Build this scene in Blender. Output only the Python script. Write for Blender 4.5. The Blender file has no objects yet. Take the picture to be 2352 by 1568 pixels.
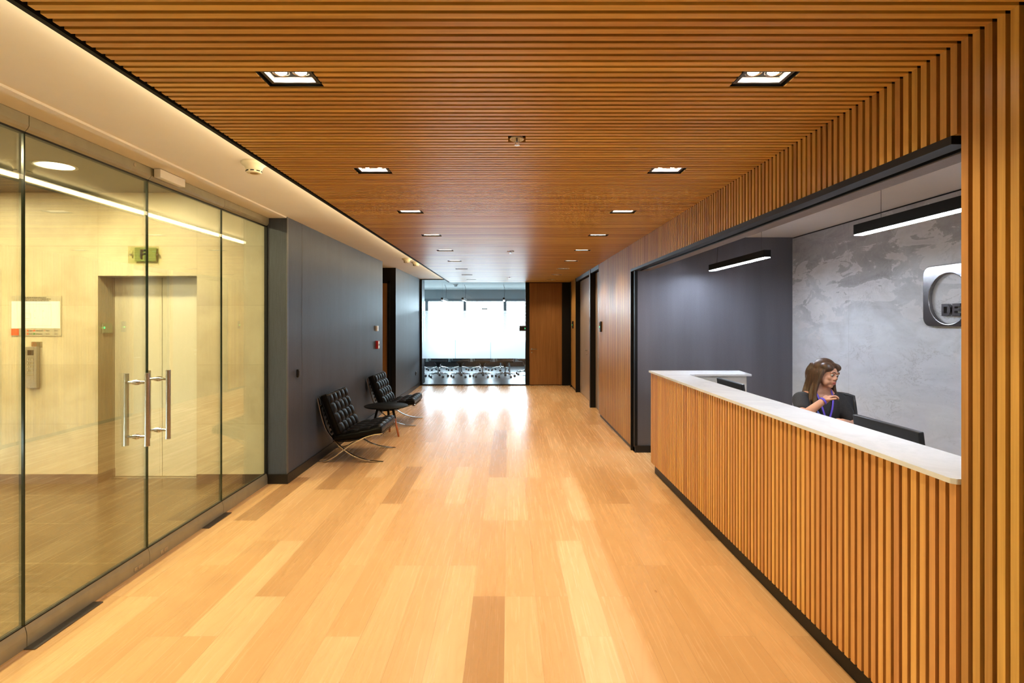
import bpy, math, random
from mathutils import Vector, Matrix
random.seed(7)
PI = math.pi
sc = bpy.context.scene
COL = sc.collection

# ------------------------------------------------------------------ camera, world, exposure
F, VX, VY, H = 1275.0, 1167.0, 735.5, 1.65
cd = bpy.data.cameras.new('camera'); cam = bpy.data.objects.new('camera', cd); COL.objects.link(cam)
cam.location = (0, 0, H); cam.rotation_euler = (PI/2, 0, 0)
cd.sensor_width = 36; cd.lens = 36*F/2352
cd.shift_x = (1176-VX)/2352; cd.shift_y = -(784-VY)/2352
cd.clip_start = .05; cd.clip_end = 400
sc.camera = cam
W = bpy.data.worlds.new('daylight'); sc.world = W; W.use_nodes = True
bg = W.node_tree.nodes['Background']; bg.inputs[0].default_value = (.68, .86, 1, 1); bg.inputs[1].default_value = 40.0
sc.view_settings.view_transform = 'Standard'; sc.view_settings.look = 'None'
sc.view_settings.exposure = 0.0; sc.view_settings.gamma = 1; sc.view_settings.use_curve_mapping = False
cy = sc.cycles
cy.max_bounces = 9; cy.diffuse_bounces = 5; cy.glossy_bounces = 4; cy.transmission_bounces = 5; cy.transparent_max_bounces = 12
cy.caustics_reflective = False; cy.caustics_refractive = False; cy.sample_clamp_indirect = 6
WARM = (1, .78, .50); COOL = (.78, .87, 1)
LAMP_W = 32; COVE = 18; PEND = 150; LOBBY_W = 88

def light(name, kind, loc, power, color, rot=(0, 0, 0), size=.05, size_y=None, spot=None, blend=.5, parent=None):
    l = bpy.data.lights.new(name, kind); l.energy = power; l.color = color
    if kind == 'AREA':
        l.size = size
        if size_y: l.shape = 'RECTANGLE'; l.size_y = size_y
    else: l.shadow_soft_size = size
    if spot: l.spot_size = spot; l.spot_blend = blend
    o = bpy.data.objects.new(name, l); COL.objects.link(o); o.location = loc; o.rotation_euler = rot
    if parent: o.parent = parent
    return o

# daylight portal in the meeting room window
pl = light('window_portal', 'AREA', (-2.2, 20.05, 1.55), 1, (1, 1, 1), rot=(-PI/2, 0, 0), size=8.4, size_y=1.7)
pl.data.cycles.is_portal = True

# ------------------------------------------------------------------ geometry key numbers
XW = 1.565      # face of the slatted right wall
XB = 1.585      # recessed base of it
ZC = 2.615      # underside of the wooden ceiling
ZW = 2.696      # white ceiling
XE = -1.49      # left edge of wooden ceiling
XL = -2.235     # dark left wall
XG = -2.445     # glass partition
YF = 14.1       # far wall
PIT = .047      # slat pitch

def at(px, py, D):
    return Vector(((px-VX)/F*D, D, H-(py-VY)/F*D))

# ------------------------------------------------------------------ mesh builder
class MB:
    def __init__(s): s.v = []; s.f = []; s.sm = []
    def add(s, vs, fs, smooth=False):
        n = len(s.v); s.v += [tuple(v) for v in vs]
        s.f += [tuple(i+n for i in f) for f in fs]; s.sm += [smooth]*len(fs)
        return s
    def box(s, x0, x1, y0, y1, z0, z1):
        vs = [(x, y, z) for x in (x0, x1) for y in (y0, y1) for z in (z0, z1)]
        return s.add(vs, [(0,1,3,2),(4,6,7,5),(0,4,5,1),(2,3,7,6),(0,2,6,4),(1,5,7,3)])
    def cbox(s, c, d, M=None, bev=0):
        """box centred on c of size d, optional matrix, optional chamfer"""
        x, y, z = d[0]/2, d[1]/2, d[2]/2
        if not bev:
            vs = [Vector((a*x, b*y, e*z)) for a in (-1,1) for b in (-1,1) for e in (-1,1)]
            fs = [(0,1,3,2),(4,6,7,5),(0,4,5,1),(2,3,7,6),(0,2,6,4),(1,5,7,3)]
        else:
            b = min(bev, x*.9, y*.9, z*.9)
            prof = []
            for q in range(4):
                for k in range(4):
                    a = (q + k/3)*PI/2
                    cx = (x-b)*(1 if q in (0,3) else -1); cyy = (y-b)*(1 if q in (0,1) else -1)
                    prof.append((cx+b*math.cos(a), cyy+b*math.sin(a)))
            n = len(prof); vs = []; fs = []
            lv = [(-z, -b*.6), (-z+b*.3, -b*.15), (-z+b, 0), (z-b, 0), (z-b*.3, -b*.15), (z, -b*.6)]
            for zz, ins in lv:
                for (px_, py_) in prof:
                    l = math.hypot(px_, py_)
                    sx = (x+ins)/x; sy = (y+ins)/y
                    vs.append(Vector((px_*sx, py_*sy, zz)))
            for r in range(len(lv)-1):
                for i in range(n):
                    j = (i+1) % n
                    fs.append((r*n+i, r*n+j, (r+1)*n+j, (r+1)*n+i))
            fs.append(tuple(range(n-1, -1, -1))); fs.append(tuple(range((len(lv)-1)*n, len(lv)*n)))
        if M is not None: vs = [M @ v for v in vs]
        vs = [v+Vector(c) for v in vs]
        return s.add(vs, fs, bool(bev))
    def cyl(s, p0, p1, r, r2=None, n=16, smooth=True, caps=True):
        p0 = Vector(p0); p1 = Vector(p1); r2 = r if r2 is None else r2
        d = (p1-p0).normalized(); a = d.orthogonal().normalized(); b = d.cross(a)
        vs = []
        for p, rr in ((p0, r), (p1, r2)):
            for i in range(n):
                t = 2*PI*i/n; vs.append(p+a*math.cos(t)*rr+b*math.sin(t)*rr)
        m = len(s.f)
        s.add(vs, [(i, (i+1) % n, n+(i+1) % n, n+i) for i in range(n)], smooth)
        if caps: 
            s.add(vs[:n], [tuple(range(n-1, -1, -1))]); s.add(vs[n:], [tuple(range(n))])
        return s
    def tube(s, pts, r, n=10, smooth=True):
        pts = [Vector(p) for p in pts]; rs = r if isinstance(r, (list, tuple)) else [r]*len(pts)
        vs = []; prev = None
        for i, p in enumerate(pts):
            d = (pts[min(i+1, len(pts)-1)]-pts[max(i-1, 0)]).normalized()
            a = d.orthogonal().normalized() if prev is None else (prev-d*prev.dot(d)).normalized()
            prev = a; b = d.cross(a)
            for k in range(n):
                t = 2*PI*k/n; vs.append(p+(a*math.cos(t)+b*math.sin(t))*rs[i])
        fs = []
        for i in range(len(pts)-1):
            for k in range(n): fs.append((i*n+k, i*n+(k+1) % n, (i+1)*n+(k+1) % n, (i+1)*n+k))
        fs.append(tuple(range(n-1, -1, -1))); fs.append(tuple(range((len(pts)-1)*n, len(pts)*n)))
        return s.add(vs, fs, smooth)
    def lathe(s, prof, c=(0,0,0), n=32, M=None, smooth=True, hollow=False):
        """prof: list (r,z); axis z; hollow: a closed ring profile without end caps"""
        if hollow: prof = list(prof)+[prof[0]]
        vs = []
        for (r, z) in prof:
            for k in range(n):
                t = 2*PI*k/n; v = Vector((r*math.cos(t), r*math.sin(t), z))
                if M is not None: v = M @ v
                vs.append(v+Vector(c))
        fs = []
        for i in range(len(prof)-1):
            for k in range(n): fs.append((i*n+k, i*n+(k+1) % n, (i+1)*n+(k+1) % n, (i+1)*n+k))
        if prof[0][0] > 1e-5 and not hollow: fs.append(tuple(range(n-1, -1, -1)))
        if prof[-1][0] > 1e-5 and not hollow: fs.append(tuple(range((len(prof)-1)*n, len(prof)*n)))
        return s.add(vs, fs, smooth)
    def ell(s, c, r, M=None, nu=24, nv=14):
        vs = []; 
        for i in range(nv+1):
            ph = PI*i/nv
            for k in range(nu):
                t = 2*PI*k/nu
                v = Vector((r[0]*math.sin(ph)*math.cos(t), r[1]*math.sin(ph)*math.sin(t), r[2]*math.cos(ph)))
                if M is not None: v = M @ v
                vs.append(v+Vector(c))
        fs = []
        for i in range(nv):
            for k in range(nu): fs.append((i*nu+k, (i+1)*nu+k, (i+1)*nu+(k+1) % nu, i*nu+(k+1) % nu))
        return s.add(vs, fs, True)
    def prism(s, poly, axis, a0, a1, smooth=False):
        """extrude 2D polygon along axis. axis 'x': poly=(y,z); 'y': (x,z); 'z': (x,y)"""
        def P(p, a):
            return {'x': (a, p[0], p[1]), 'y': (p[0], a, p[1]), 'z': (p[0], p[1], a)}[axis]
        n = len(poly); vs = [P(p, a0) for p in poly]+[P(p, a1) for p in poly]
        s.add(vs, [(i, (i+1) % n, n+(i+1) % n, n+i) for i in range(n)], smooth)
        s.add(vs[:n], [tuple(range(n-1, -1, -1))]); s.add(vs[n:], [tuple(range(n))])
        return s
    def ring(s, outer, inner, axis, a0, a1):
        """prism with a hole; outer, inner same length 2D lists"""
        def P(p, a):
            return {'x': (a, p[0], p[1]), 'y': (p[0], a, p[1]), 'z': (p[0], p[1], a)}[axis]
        n = len(outer)
        vs = [P(p, a) for a in (a0, a1) for L in (outer, inner) for p in L]
        o0, i0, o1, i1 = 0, n, 2*n, 3*n; fs = []
        for i in range(n):
            j = (i+1) % n
            fs += [(o0+i, o0+j, o1+j, o1+i), (i0+i, i1+i, i1+j, i0+j), (o0+i, i0+i, i0+j, o0+j), (o1+i, o1+j, i1+j, i1+i)]
        return s.add(vs, fs)
    def bar(s, pts, t, y0, y1):
        """flat bar: path pts in (x,z), thickness t, width from y0 to y1"""
        n = len(pts); vs = []
        for i, p in enumerate(pts):
            a = Vector(pts[max(i-1, 0)]); b = Vector(pts[min(i+1, n-1)]); d = (b-a).normalized(); nn = Vector((-d.y, d.x))*t/2
            for sgn, yy in ((1, y0), (1, y1), (-1, y1), (-1, y0)):
                vs.append((p[0]+nn.x*sgn, yy, p[1]+nn.y*sgn))
        fs = []
        for i in range(n-1):
            for k in range(4): fs.append((i*4+k, i*4+(k+1) % 4, i*4+4+(k+1) % 4, i*4+4+k))
        fs += [(3, 2, 1, 0), ((n-1)*4, (n-1)*4+1, (n-1)*4+2, (n-1)*4+3)]
        return s.add(vs, fs)
    def build(s, name, mat, parent=None, off=None):
        me = bpy.data.meshes.new(name)
        vs = s.v if off is None else [(v[0]-off[0], v[1]-off[1], v[2]-off[2]) for v in s.v]
        me.from_pydata(vs, [], s.f); me.update()
        import bmesh
        bm = bmesh.new(); bm.from_mesh(me)
        bmesh.ops.recalc_face_normals(bm, faces=bm.faces); bm.to_mesh(me); bm.free()
        me.polygons.foreach_set('use_smooth', s.sm)
        o = bpy.data.objects.new(name, me); COL.objects.link(o)
        if mat: me.materials.append(mat)
        if parent: o.parent = parent
        if off is not None and parent is None: o.location = off
        return o

def smooth_path(pts, n=6):
    pts = [Vector(p) for p in pts]; out = []
    for i in range(len(pts)-1):
        p0 = pts[max(i-1, 0)]; p1 = pts[i]; p2 = pts[i+1]; p3 = pts[min(i+2, len(pts)-1)]
        for k in range(n):
            t = k/n
            out.append(.5*((2*p1)+(p2-p0)*t+(2*p0-5*p1+4*p2-p3)*t*t+(3*p1-p0-3*p2+p3)*t**3))
    out.append(pts[-1]); return out

def tag(o, label=None, cat=None, group=None, kind=None):
    if label: o['label'] = label
    if cat: o['category'] = cat
    if group: o['group'] = group
    if kind: o['kind'] = kind
    return o
def thing(name, label, cat, loc=(0,0,0), rz=0, group=None):
    o = bpy.data.objects.new(name, None); COL.objects.link(o); o.empty_display_size = .1
    o.location = loc; o.rotation_euler = (0, 0, rz)
    return tag(o, label, cat, group)
def struct(name, mb, mat, label=None, cat=None):
    return tag(mb.build(name, mat), label, cat, kind='structure')
def sempty(name, label, cat):
    o = thing(name, label, cat); o['kind'] = 'structure'; return o
def copy_tree(o, parent=None):
    c = o.copy(); COL.objects.link(c); c.parent = parent
    for ch in [x for x in bpy.data.objects if x.parent == o]: copy_tree(ch, c)
    return c
def bevel(o, w, seg=2):
    m = o.modifiers.new('bevel', 'BEVEL'); m.width = w; m.segments = seg; m.limit_method = 'ANGLE'; m.angle_limit = math.radians(40)
    return o

# ------------------------------------------------------------------ materials
class NT:
    def __init__(s, name):
        s.m = bpy.data.materials.new(name); s.m.use_nodes = True; s.t = s.m.node_tree; s.n = s.t.nodes; s.l = s.t.links
        s.b = s.n['Principled BSDF']; s.out = s.n['Material Output']
    def new(s, t, **kw):
        n = s.n.new(t)
        for k, v in kw.items(): setattr(n, k, v)
        return n
    def link(s, a, b): s.l.new(a, b)
    def coord(s): return s.new('ShaderNodeTexCoord').outputs['Object']
    def mapping(s, src, scale=(1,1,1), loc=(0,0,0), rot=(0,0,0)):
        m = s.new('ShaderNodeMapping'); m.inputs['Scale'].default_value = scale; m.inputs['Location'].default_value = loc
        m.inputs['Rotation'].default_value = rot; s.link(src, m.inputs['Vector']); return m.outputs[0]
    def noise(s, src, scale=5, detail=4, rough=.5, dist=0):
        n = s.new('ShaderNodeTexNoise'); n.inputs['Scale'].default_value = scale; n.inputs['Detail'].default_value = detail
        n.inputs['Roughness'].default_value = rough; n.inputs['Distortion'].default_value = dist
        s.link(src, n.inputs['Vector']); return n.outputs['Fac']
    def math(s, op, a, b=None, clamp=False):
        n = s.new('ShaderNodeMath', operation=op); n.use_clamp = clamp
        for i, x in enumerate((a, b)):
            if x is None: continue
            if isinstance(x, (int, float)): n.inputs[i].default_value = x
            else: s.link(x, n.inputs[i])
        return n.outputs[0]
    def ramp(s, fac, stops):
        r = s.new('ShaderNodeValToRGB'); e = r.color_ramp.elements
        while len(e) < len(stops): e.new(.5)
        for i, (p, c) in enumerate(stops):
            e[i].position = p; e[i].color = (*c, 1) if len(c) == 3 else c
        s.link(fac, r.inputs[0]); return r.outputs[0]
    def mix(s, fac, a, b, blend='MIX'):
        n = s.new('ShaderNodeMix', data_type='RGBA', blend_type=blend)
        for sock, x in ((n.inputs[0], fac), (n.inputs[6], a), (n.inputs[7], b)):
            if isinstance(x, (int, float)): sock.default_value = x
            elif isinstance(x, (tuple, list)): sock.default_value = (*x, 1)
            else: s.link(x, sock)
        return n.outputs[2]
    def sep(s, v):
        n = s.new('ShaderNodeSeparateXYZ'); s.link(v, n.inputs[0]); return n.outputs
    def comb(s, x, y, z):
        n = s.new('ShaderNodeCombineXYZ')
        for i, a in enumerate((x, y, z)):
            if isinstance(a, (int, float)): n.inputs[i].default_value = a
            else: s.link(a, n.inputs[i])
        return n.outputs[0]
    def white(s, v):
        n = s.new('ShaderNodeTexWhiteNoise', noise_dimensions='3D'); s.link(v, n.inputs['Vector']); return n.outputs
    def bump(s, h, strength=.2, dist=.01):
        b = s.new('ShaderNodeBump'); b.inputs['Strength'].default_value = strength; b.inputs['Distance'].default_value = dist
        s.link(h, b.inputs['Height']); s.link(b.outputs[0], s.b.inputs['Normal'])
    def set(s, **kw):
        for k, v in kw.items():
            i = s.b.inputs[k.replace('_', ' ')]
            if isinstance(v, (tuple, list)): i.default_value = (*v, 1)
            elif isinstance(v, (int, float)): i.default_value = v
            else: s.link(v, i)
        return s.m

def plain(name, col, rough=.5, metal=0, var=.06, scale=30, spec=.5, coat=0, bump=0):
    t = NT(name); c = t.coord(); f = t.noise(c, scale, 3)
    lo = tuple(x*(1-var) for x in col); hi = tuple(min(1, x*(1+var)) for x in col)
    t.set(Base_Color=t.ramp(f, [(.3, lo), (.7, hi)]), Roughness=rough, Metallic=metal)
    t.b.inputs['Specular IOR Level'].default_value = spec
    if coat: t.b.inputs['Coat Weight'].default_value = coat; t.b.inputs['Coat Roughness'].default_value = .1
    if bump: t.bump(f, bump, .002)
    return t.m
def emit(name, col, strength):
    t = NT(name); t.set(Base_Color=(0,0,0), Roughness=.5)
    t.b.inputs['Emission Color'].default_value = (*col, 1); t.b.inputs['Emission Strength'].default_value = strength
    return t.m
def slat_wood(name, dark, light, grain, idaxis='y', rough=.38, cell=PIT, var=.16, spec=.5):
    """grain: axis along which the wood runs"""
    t = NT(name); c = t.coord(); x, y, z = t.sep(c)
    idv = {'x': x, 'y': y, 'z': z}[idaxis]
    k = t.math('FLOOR', t.math('DIVIDE', idv, cell))
    w = t.white(t.comb(k, 3.3, 1.7))
    r, g, b = t.sep(w['Color'])
    sc_ = [60, 60, 60]; sc_['xyz'.index(grain)] = 1.6
    off = t.comb(t.math('MULTIPLY', r, 40), t.math('MULTIPLY', g, 40), t.math('MULTIPLY', b, 40))
    va = t.new('ShaderNodeVectorMath', operation='ADD'); t.link(c, va.inputs[0]); t.link(off, va.inputs[1])
    n1 = t.noise(t.mapping(va.outputs[0], tuple(sc_)), 1, 5, .6, .4)
    s2 = [14, 14, 14]; s2['xyz'.index(grain)] = .7
    n2 = t.noise(t.mapping(va.outputs[0], tuple(s2)), 1, 3, .5, 1.2)
    f = t.math('ADD', t.math('MULTIPLY', n1, .55), t.math('MULTIPLY', n2, .45))
    colr = t.ramp(f, [(.33, dark), (.62, light)])
    h = t.new('ShaderNodeHueSaturation'); t.link(colr, h.inputs['Color'])
    t.link(t.math('ADD', t.math('MULTIPLY', w['Value'], var*2), 1-var), h.inputs['Value'])
    t.link(t.math('ADD', t.math('MULTIPLY', r, .02), .49), h.inputs['Hue'])
    t.set(Base_Color=h.outputs[0], Roughness=rough); t.b.inputs['Specular IOR Level'].default_value = spec
    t.bump(n1, .12, .002)
    return t.m

OAK_D = (.32, .163, .034); OAK_L = (.53, .290, .078)
M_ceilslat = slat_wood('oak ceiling slats', (.41, .222, .052), (.65, .390, .112), 'x', rough=.42, spec=.28)
M_wallslat = slat_wood('oak wall slats', OAK_D, OAK_L, 'z')
M_deskslat = slat_wood('oak desk slats', (.43, .20, .055), (.62, .32, .10), 'z')
M_door = slat_wood('oak veneer door', (.20, .090, .025), (.31, .145, .045), 'z', cell=50, rough=.32)
M_doorgrey = slat_wood('grey oak veneer door', (.25, .185, .13), (.38, .30, .225), 'z', cell=50, rough=.30, spec=.6)
M_backing = plain('dark slat backing', (.022, .011, .005), .8, spec=.2)
M_black = plain('black lacquered metal', (.004, .004, .0045), .45, spec=.25)
M_blackmat = plain('matt black', (.006, .006, .0065), .7, spec=.2)
M_base = plain('black skirting', (.009, .008, .008), .4, spec=.35)
M_white = plain('warm white plaster ceiling', (.87, .86, .82), .75, var=.02, scale=3)
M_whitecool = plain('white plaster', (.78, .78, .78), .7, var=.02, scale=3)
M_rcp_ceil = plain('reception white ceiling', (.80, .78, .77), .7, var=.02, scale=3)
M_soffit = plain('grey brown soffit', (.13, .11, .11), .6)
M_chrome = plain('polished chrome', (.72, .72, .72), .07, 1, var=.02)
M_steel = plain('brushed stainless steel', (.50, .49, .47), .28, 1, var=.08, scale=80)
M_darksteel = plain('dark brushed steel', (.17, .16, .165), .3, 1, var=.1, scale=60)
M_rail = plain('satin anodised rail', (.33, .315, .23), .42, .5, var=.06, scale=12)
M_leather = plain('black tufted leather', (.004, .004, .0046), .30, var=.2, scale=160, bump=.12, spec=.12)
M_plastic = plain('black plastic', (.012, .012, .014), .35)
M_greyplastic = plain('dark grey plastic', (.05, .05, .055), .45)
M_mesh = plain('black mesh fabric', (.022, .022, .026), .85, var=.25, scale=600)
M_seatfab = plain('charcoal seat fabric', (.03, .032, .036), .8, var=.2, scale=300)
M_cream = plain('cream plastic', (.72, .66, .50), .4, var=.02)
M_whiteplastic = plain('white plastic', (.78, .78, .76), .35, var=.02)
M_red = plain('red plastic', (.40, .015, .02), .35, var=.05)
M_legwood = plain('orange brown turned wood', (.40, .12, .035), .35, var=.2, scale=20)
M_tbltop = plain('black laminate', (.003, .003, .0035), .45, spec=.10)
M_screen = plain('dark monitor glass', (.01, .01, .012), .12)
M_alu = plain('polished aluminium', (.62, .64, .66), .16, 1, var=.03)
M_skin = plain('skin', (.52, .26, .16), .5, var=.08, scale=25)
M_dress = plain('black jersey top', (.014, .012, .012), .85, var=.3, scale=120)
M_trouser = plain('dark trousers', (.02, .02, .025), .85, var=.2, scale=90)
M_shirt = plain('blue shirt', (.08, .12, .40), .8)
M_lany = plain('violet lanyard', (.09, .05, .42), .55)
M_hair = NT('brown hair'); _c = M_hair.coord()
M_hair = M_hair.set(Base_Color=M_hair.ramp(M_hair.noise(M_hair.mapping(_c, (90, 90, 5)), 1, 4, .6, .5), [(.3, (.022, .010, .005)), (.55, (.058, .025, .010)), (.75, (.14, .066, .026))]), Roughness=.42)
M_lens = emit('warm lamp lens', (1, .88, .70), 80)
M_reflector = plain('lamp reflector', (.85, .83, .80), .5, 0, var=.02)
M_cove = emit('warm cove led strip', (1, .78, .45), COVE)
M_pend = emit('cool led diffuser', COOL, PEND)
M_mled = emit('meeting room led diffuser', (.9, .95, 1), 3)
M_lobbylamp = emit('lobby downlight lens', (1, .93, .74), 22)
M_green = emit('green indicator', (.05, 1, .25), 4)

def floor_mat():
    t = NT('oak plank floor'); c = t.coord(); x, y, z = t.sep(c)
    PW, PLN = .187, 1.26
    k = t.math('FLOOR', t.math('DIVIDE', t.math('ADD', x, .02), PW))
    kr = t.white(t.comb(k, .5, .5))['Value']
    off = t.math('MULTIPLY', t.math('FLOOR', t.math('MULTIPLY', kr, 3)), .42)
    yy = t.math('DIVIDE', t.math('ADD', t.math('ADD', y, off), .04), PLN)
    r = t.math('FLOOR', yy)
    w = t.white(t.comb(k, r, 2.2)); wr, wg, wb = t.sep(w['Color'])
    va = t.new('ShaderNodeVectorMath', operation='ADD'); t.link(c, va.inputs[0])
    t.link(t.comb(t.math('MULTIPLY', wr, 30), t.math('MULTIPLY', wg, 50), 0), va.inputs[1])
    p = va.outputs[0]
    # cathedral figure: contour lines of a stretched noise
    big = t.noise(t.mapping(p, (4.6, .55, 1)), 1, 2, .45, .5)
    rings = t.math('FRACT', t.math('MULTIPLY', big, 10))
    rings = t.math('ABSOLUTE', t.math('SUBTRACT', rings, .5))           # 0..0.5
    ring = t.ramp(rings, [(.0, (0, 0, 0)), (.10, (.5, .5, .5)), (.5, (1, 1, 1))])
    fine = t.noise(t.mapping(p, (48, .9, 1)), 1, 4, .55, .5)
    blot = t.noise(t.mapping(p, (3, .8, 1)), 1, 3, .5, .3)
    base = t.ramp(w['Value'], [(0, (.36, .195, .085)), (.05, (.50, .285, .125)), (.13, (.58, .345, .155)), (.75, (.65, .40, .19)), (1, (.74, .49, .26))])
    colr = t.mix(t.math('MULTIPLY', t.math('SUBTRACT', 1.0, ring), .30), base, t.mix(.5, base, (.40, .19, .06)))
    colr = t.mix(t.math('MULTIPLY', t.math('SUBTRACT', 1.0, fine), .09), colr, t.mix(.5, colr, (.42, .21, .07)))
    colr = t.mix(t.math('MULTIPLY', blot, .30), colr, t.mix(.4, colr, (.85, .62, .34)))
    vor = t.new('ShaderNodeTexVoronoi'); vor.inputs['Scale'].default_value = 1.0; t.link(t.mapping(p, (3.2, 1.3, 1)), vor.inputs['Vector'])
    knot = t.math('LESS_THAN', vor.outputs['Distance'], .022)
    colr = t.mix(t.math('MULTIPLY', knot, .5), colr, (.22, .10, .04))
    # joints
    fx = t.math('FRACT', t.math('DIVIDE', t.math('ADD', x, .02), PW)); fy = t.math('FRACT', yy)
    jx = t.math('LESS_THAN', t.math('MINIMUM', fx, t.math('SUBTRACT', 1.0, fx)), .005)
    jy = t.math('LESS_THAN', t.math('MINIMUM', fy, t.math('SUBTRACT', 1.0, fy)), .0007)
    j = t.math('MAXIMUM', jx, jy)
    colr = t.mix(t.math('MULTIPLY', j, .45), colr, (.20, .10, .04))
    rg = t.math('ADD', t.math('MULTIPLY', fine, .06), .24)
    t.set(Base_Color=colr, Roughness=rg); t.b.inputs['Specular IOR Level'].default_value = .42
    t.bump(t.math('SUBTRACT', t.math('MULTIPLY', fine, .04), j), .10, .001)
    return t.m
M_floor = floor_mat()

def fabric_wall(name, col, sheen=.0, rough=.55, vert=True, spec=.5):
    t = NT(name); c = t.coord()
    n1 = t.noise(t.mapping(c, (120, 120, 6) if vert else (260, 260, 320)), 1, 3, .6)
    n2 = t.noise(t.mapping(c, (5, 5, .4)), 1, 3, .5)
    n3 = t.noise(t.mapping(c, (180, 180, 180)), 1, 2, .6)
    f = t.math('ADD', t.math('MULTIPLY', n1, .4), t.math('ADD', t.math('MULTIPLY', n2, .3), t.math('MULTIPLY', n3, .3)))
    lo = tuple(v*.72 for v in col); hi = tuple(v*1.3 for v in col)
    t.set(Base_Color=t.ramp(f, [(.36, lo), (.62, hi)]), Roughness=rough)
    t.b.inputs['Specular IOR Level'].default_value = spec
    t.bump(n3, .35, .003)
    return t.m
M_lwall = fabric_wall('grey textile wall covering', (.036, .047, .074), rough=.50, spec=.55)
M_rwall = fabric_wall('metallic charcoal wall covering', (.125, .125, .147), rough=.52, vert=False, spec=.5)
M_rwall.node_tree.nodes['Principled BSDF'].inputs['Metallic'].default_value = .6

def marble(name, base, vein, cloud, rough=.3, scale=1.0, dark=(.12, .12, .13), glow=1.0):
    t = NT(name); c = t.coord()
    m = t.mapping(c, (scale, scale*1.0, scale*1.7), rot=(.5, .2, .3))
    a = t.noise(m, 1.3, 8, .62, 1.4)
    b = t.noise(m, 3.6, 9, .68, 2.0)
    v = t.math('ABSOLUTE', t.math('SUBTRACT', b, .5))
    vm = t.ramp(v, [(0, (1, 1, 1)), (.012, (.4, .4, .4)), (.03, (0, 0, 0))])
    cl = t.ramp(a, [(.38, base), (.50, tuple((p+q)/2 for p, q in zip(base, cloud))), (.56, cloud), (.585, tuple(min(1, q*glow) for q in cloud)), (.62, cloud), (.75, base)])
    sp = t.noise(t.mapping(c, (26, 26, 30)), 1, 6, .75)
    mask = t.ramp(t.noise(c, 1.8, 3, .5), [(.45, (0, 0, 0)), (.65, (1, 1, 1))])
    colr = t.mix(t.math('MULTIPLY', vm, t.math('MULTIPLY', mask, .35)), cl, vein)
    colr = t.mix(t.math('MULTIPLY', t.ramp(sp, [(.62, (0, 0, 0)), (.72, (1, 1, 1))]), .18), colr, dark)
    t.set(Base_Color=colr, Roughness=rough)
    return t
def marble_wall():
    t = NT('grey marble wall'); c = t.coord(); x, y, z = t.sep(c)
    m = t.mapping(c, (1, 1.0, 1.5), rot=(-.45, 0, 0))
    big = t.noise(m, 1.15, 7, .58, .9)
    mid = t.noise(t.mapping(c, (1, .8, 2.4), rot=(-.5, 0, 0)), 2.3, 8, .66, 1.2)
    zz = t.math('ADD', z, t.math('MULTIPLY', t.math('SUBTRACT', big, .5), 2.0))
    low = t.ramp(mid, [(.30, (.50, .51, .55)), (.62, (.60, .61, .65))])
    up = t.ramp(mid, [(.32, (.27, .26, .27)), (.60, (.37, .36, .37))])
    f = t.ramp(t.math('DIVIDE', zz, 3.0), [(.50, (0, 0, 0)), (.64, (.55, .55, .55)), (.70, (1, 1, 1))])
    col = t.mix(f, low, up)
    # pale drifting patches with crisp edges in the middle of the wall
    pm = t.math('ADD', mid, t.math('MULTIPLY', t.math('ABSOLUTE', t.math('SUBTRACT', zz, 1.98)), -.42))
    patch = t.ramp(pm, [(.44, (0, 0, 0)), (.465, (1, 1, 1)), (.60, (.55, .55, .55))])
    col = t.mix(t.math('MULTIPLY', patch, .85), col, (.60, .58, .60))
    # thin dark veins and pale scratches
    vn = t.noise(t.mapping(c, (1, .9, 2.0), rot=(-.7, 0, 0)), 1.7, 9, .7, 1.8)
    v = t.ramp(t.math('ABSOLUTE', t.math('SUBTRACT', vn, .5)), [(0, (1, 1, 1)), (.006, (.3, .3, .3)), (.016, (0, 0, 0))])
    mk = t.ramp(t.noise(c, 1.4, 2, .5), [(.50, (0, 0, 0)), (.62, (1, 1, 1))])
    col = t.mix(t.math('MULTIPLY', v, t.math('MULTIPLY', mk, .55)), col, (.13, .12, .12))
    w2 = t.noise(t.mapping(c, (1, 2.2, 1.0), rot=(.9, 0, 0)), 1.1, 5, .5, .6)
    v2 = t.ramp(t.math('ABSOLUTE', t.math('SUBTRACT', w2, .52)), [(0, (1, 1, 1)), (.005, (0, 0, 0))])
    col = t.mix(t.math('MULTIPLY', v2, .30), col, (.62, .62, .64))
    sp = t.noise(t.mapping(c, (30, 24, 40)), 1, 6, .75)
    col = t.mix(t.math('MULTIPLY', t.ramp(sp, [(.60, (0, 0, 0)), (.70, (1, 1, 1))]), .28), col, (.17, .17, .18))
    j = t.math('LESS_THAN', t.math('FRACT', t.math('DIVIDE', y, 1.45)), .0018)
    t.set(Base_Color=t.mix(t.math('MULTIPLY', j, .5), col, (.15, .15, .15)), Roughness=.40)
    return t.m
M_marblewall = marble_wall()
M_marble = marble('white marble worktop', (.68, .71, .76), (.50, .52, .56), (.62, .65, .70), .16, 1.6, (.50, .50, .51)).m
M_marbleedge = M_marble

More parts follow.
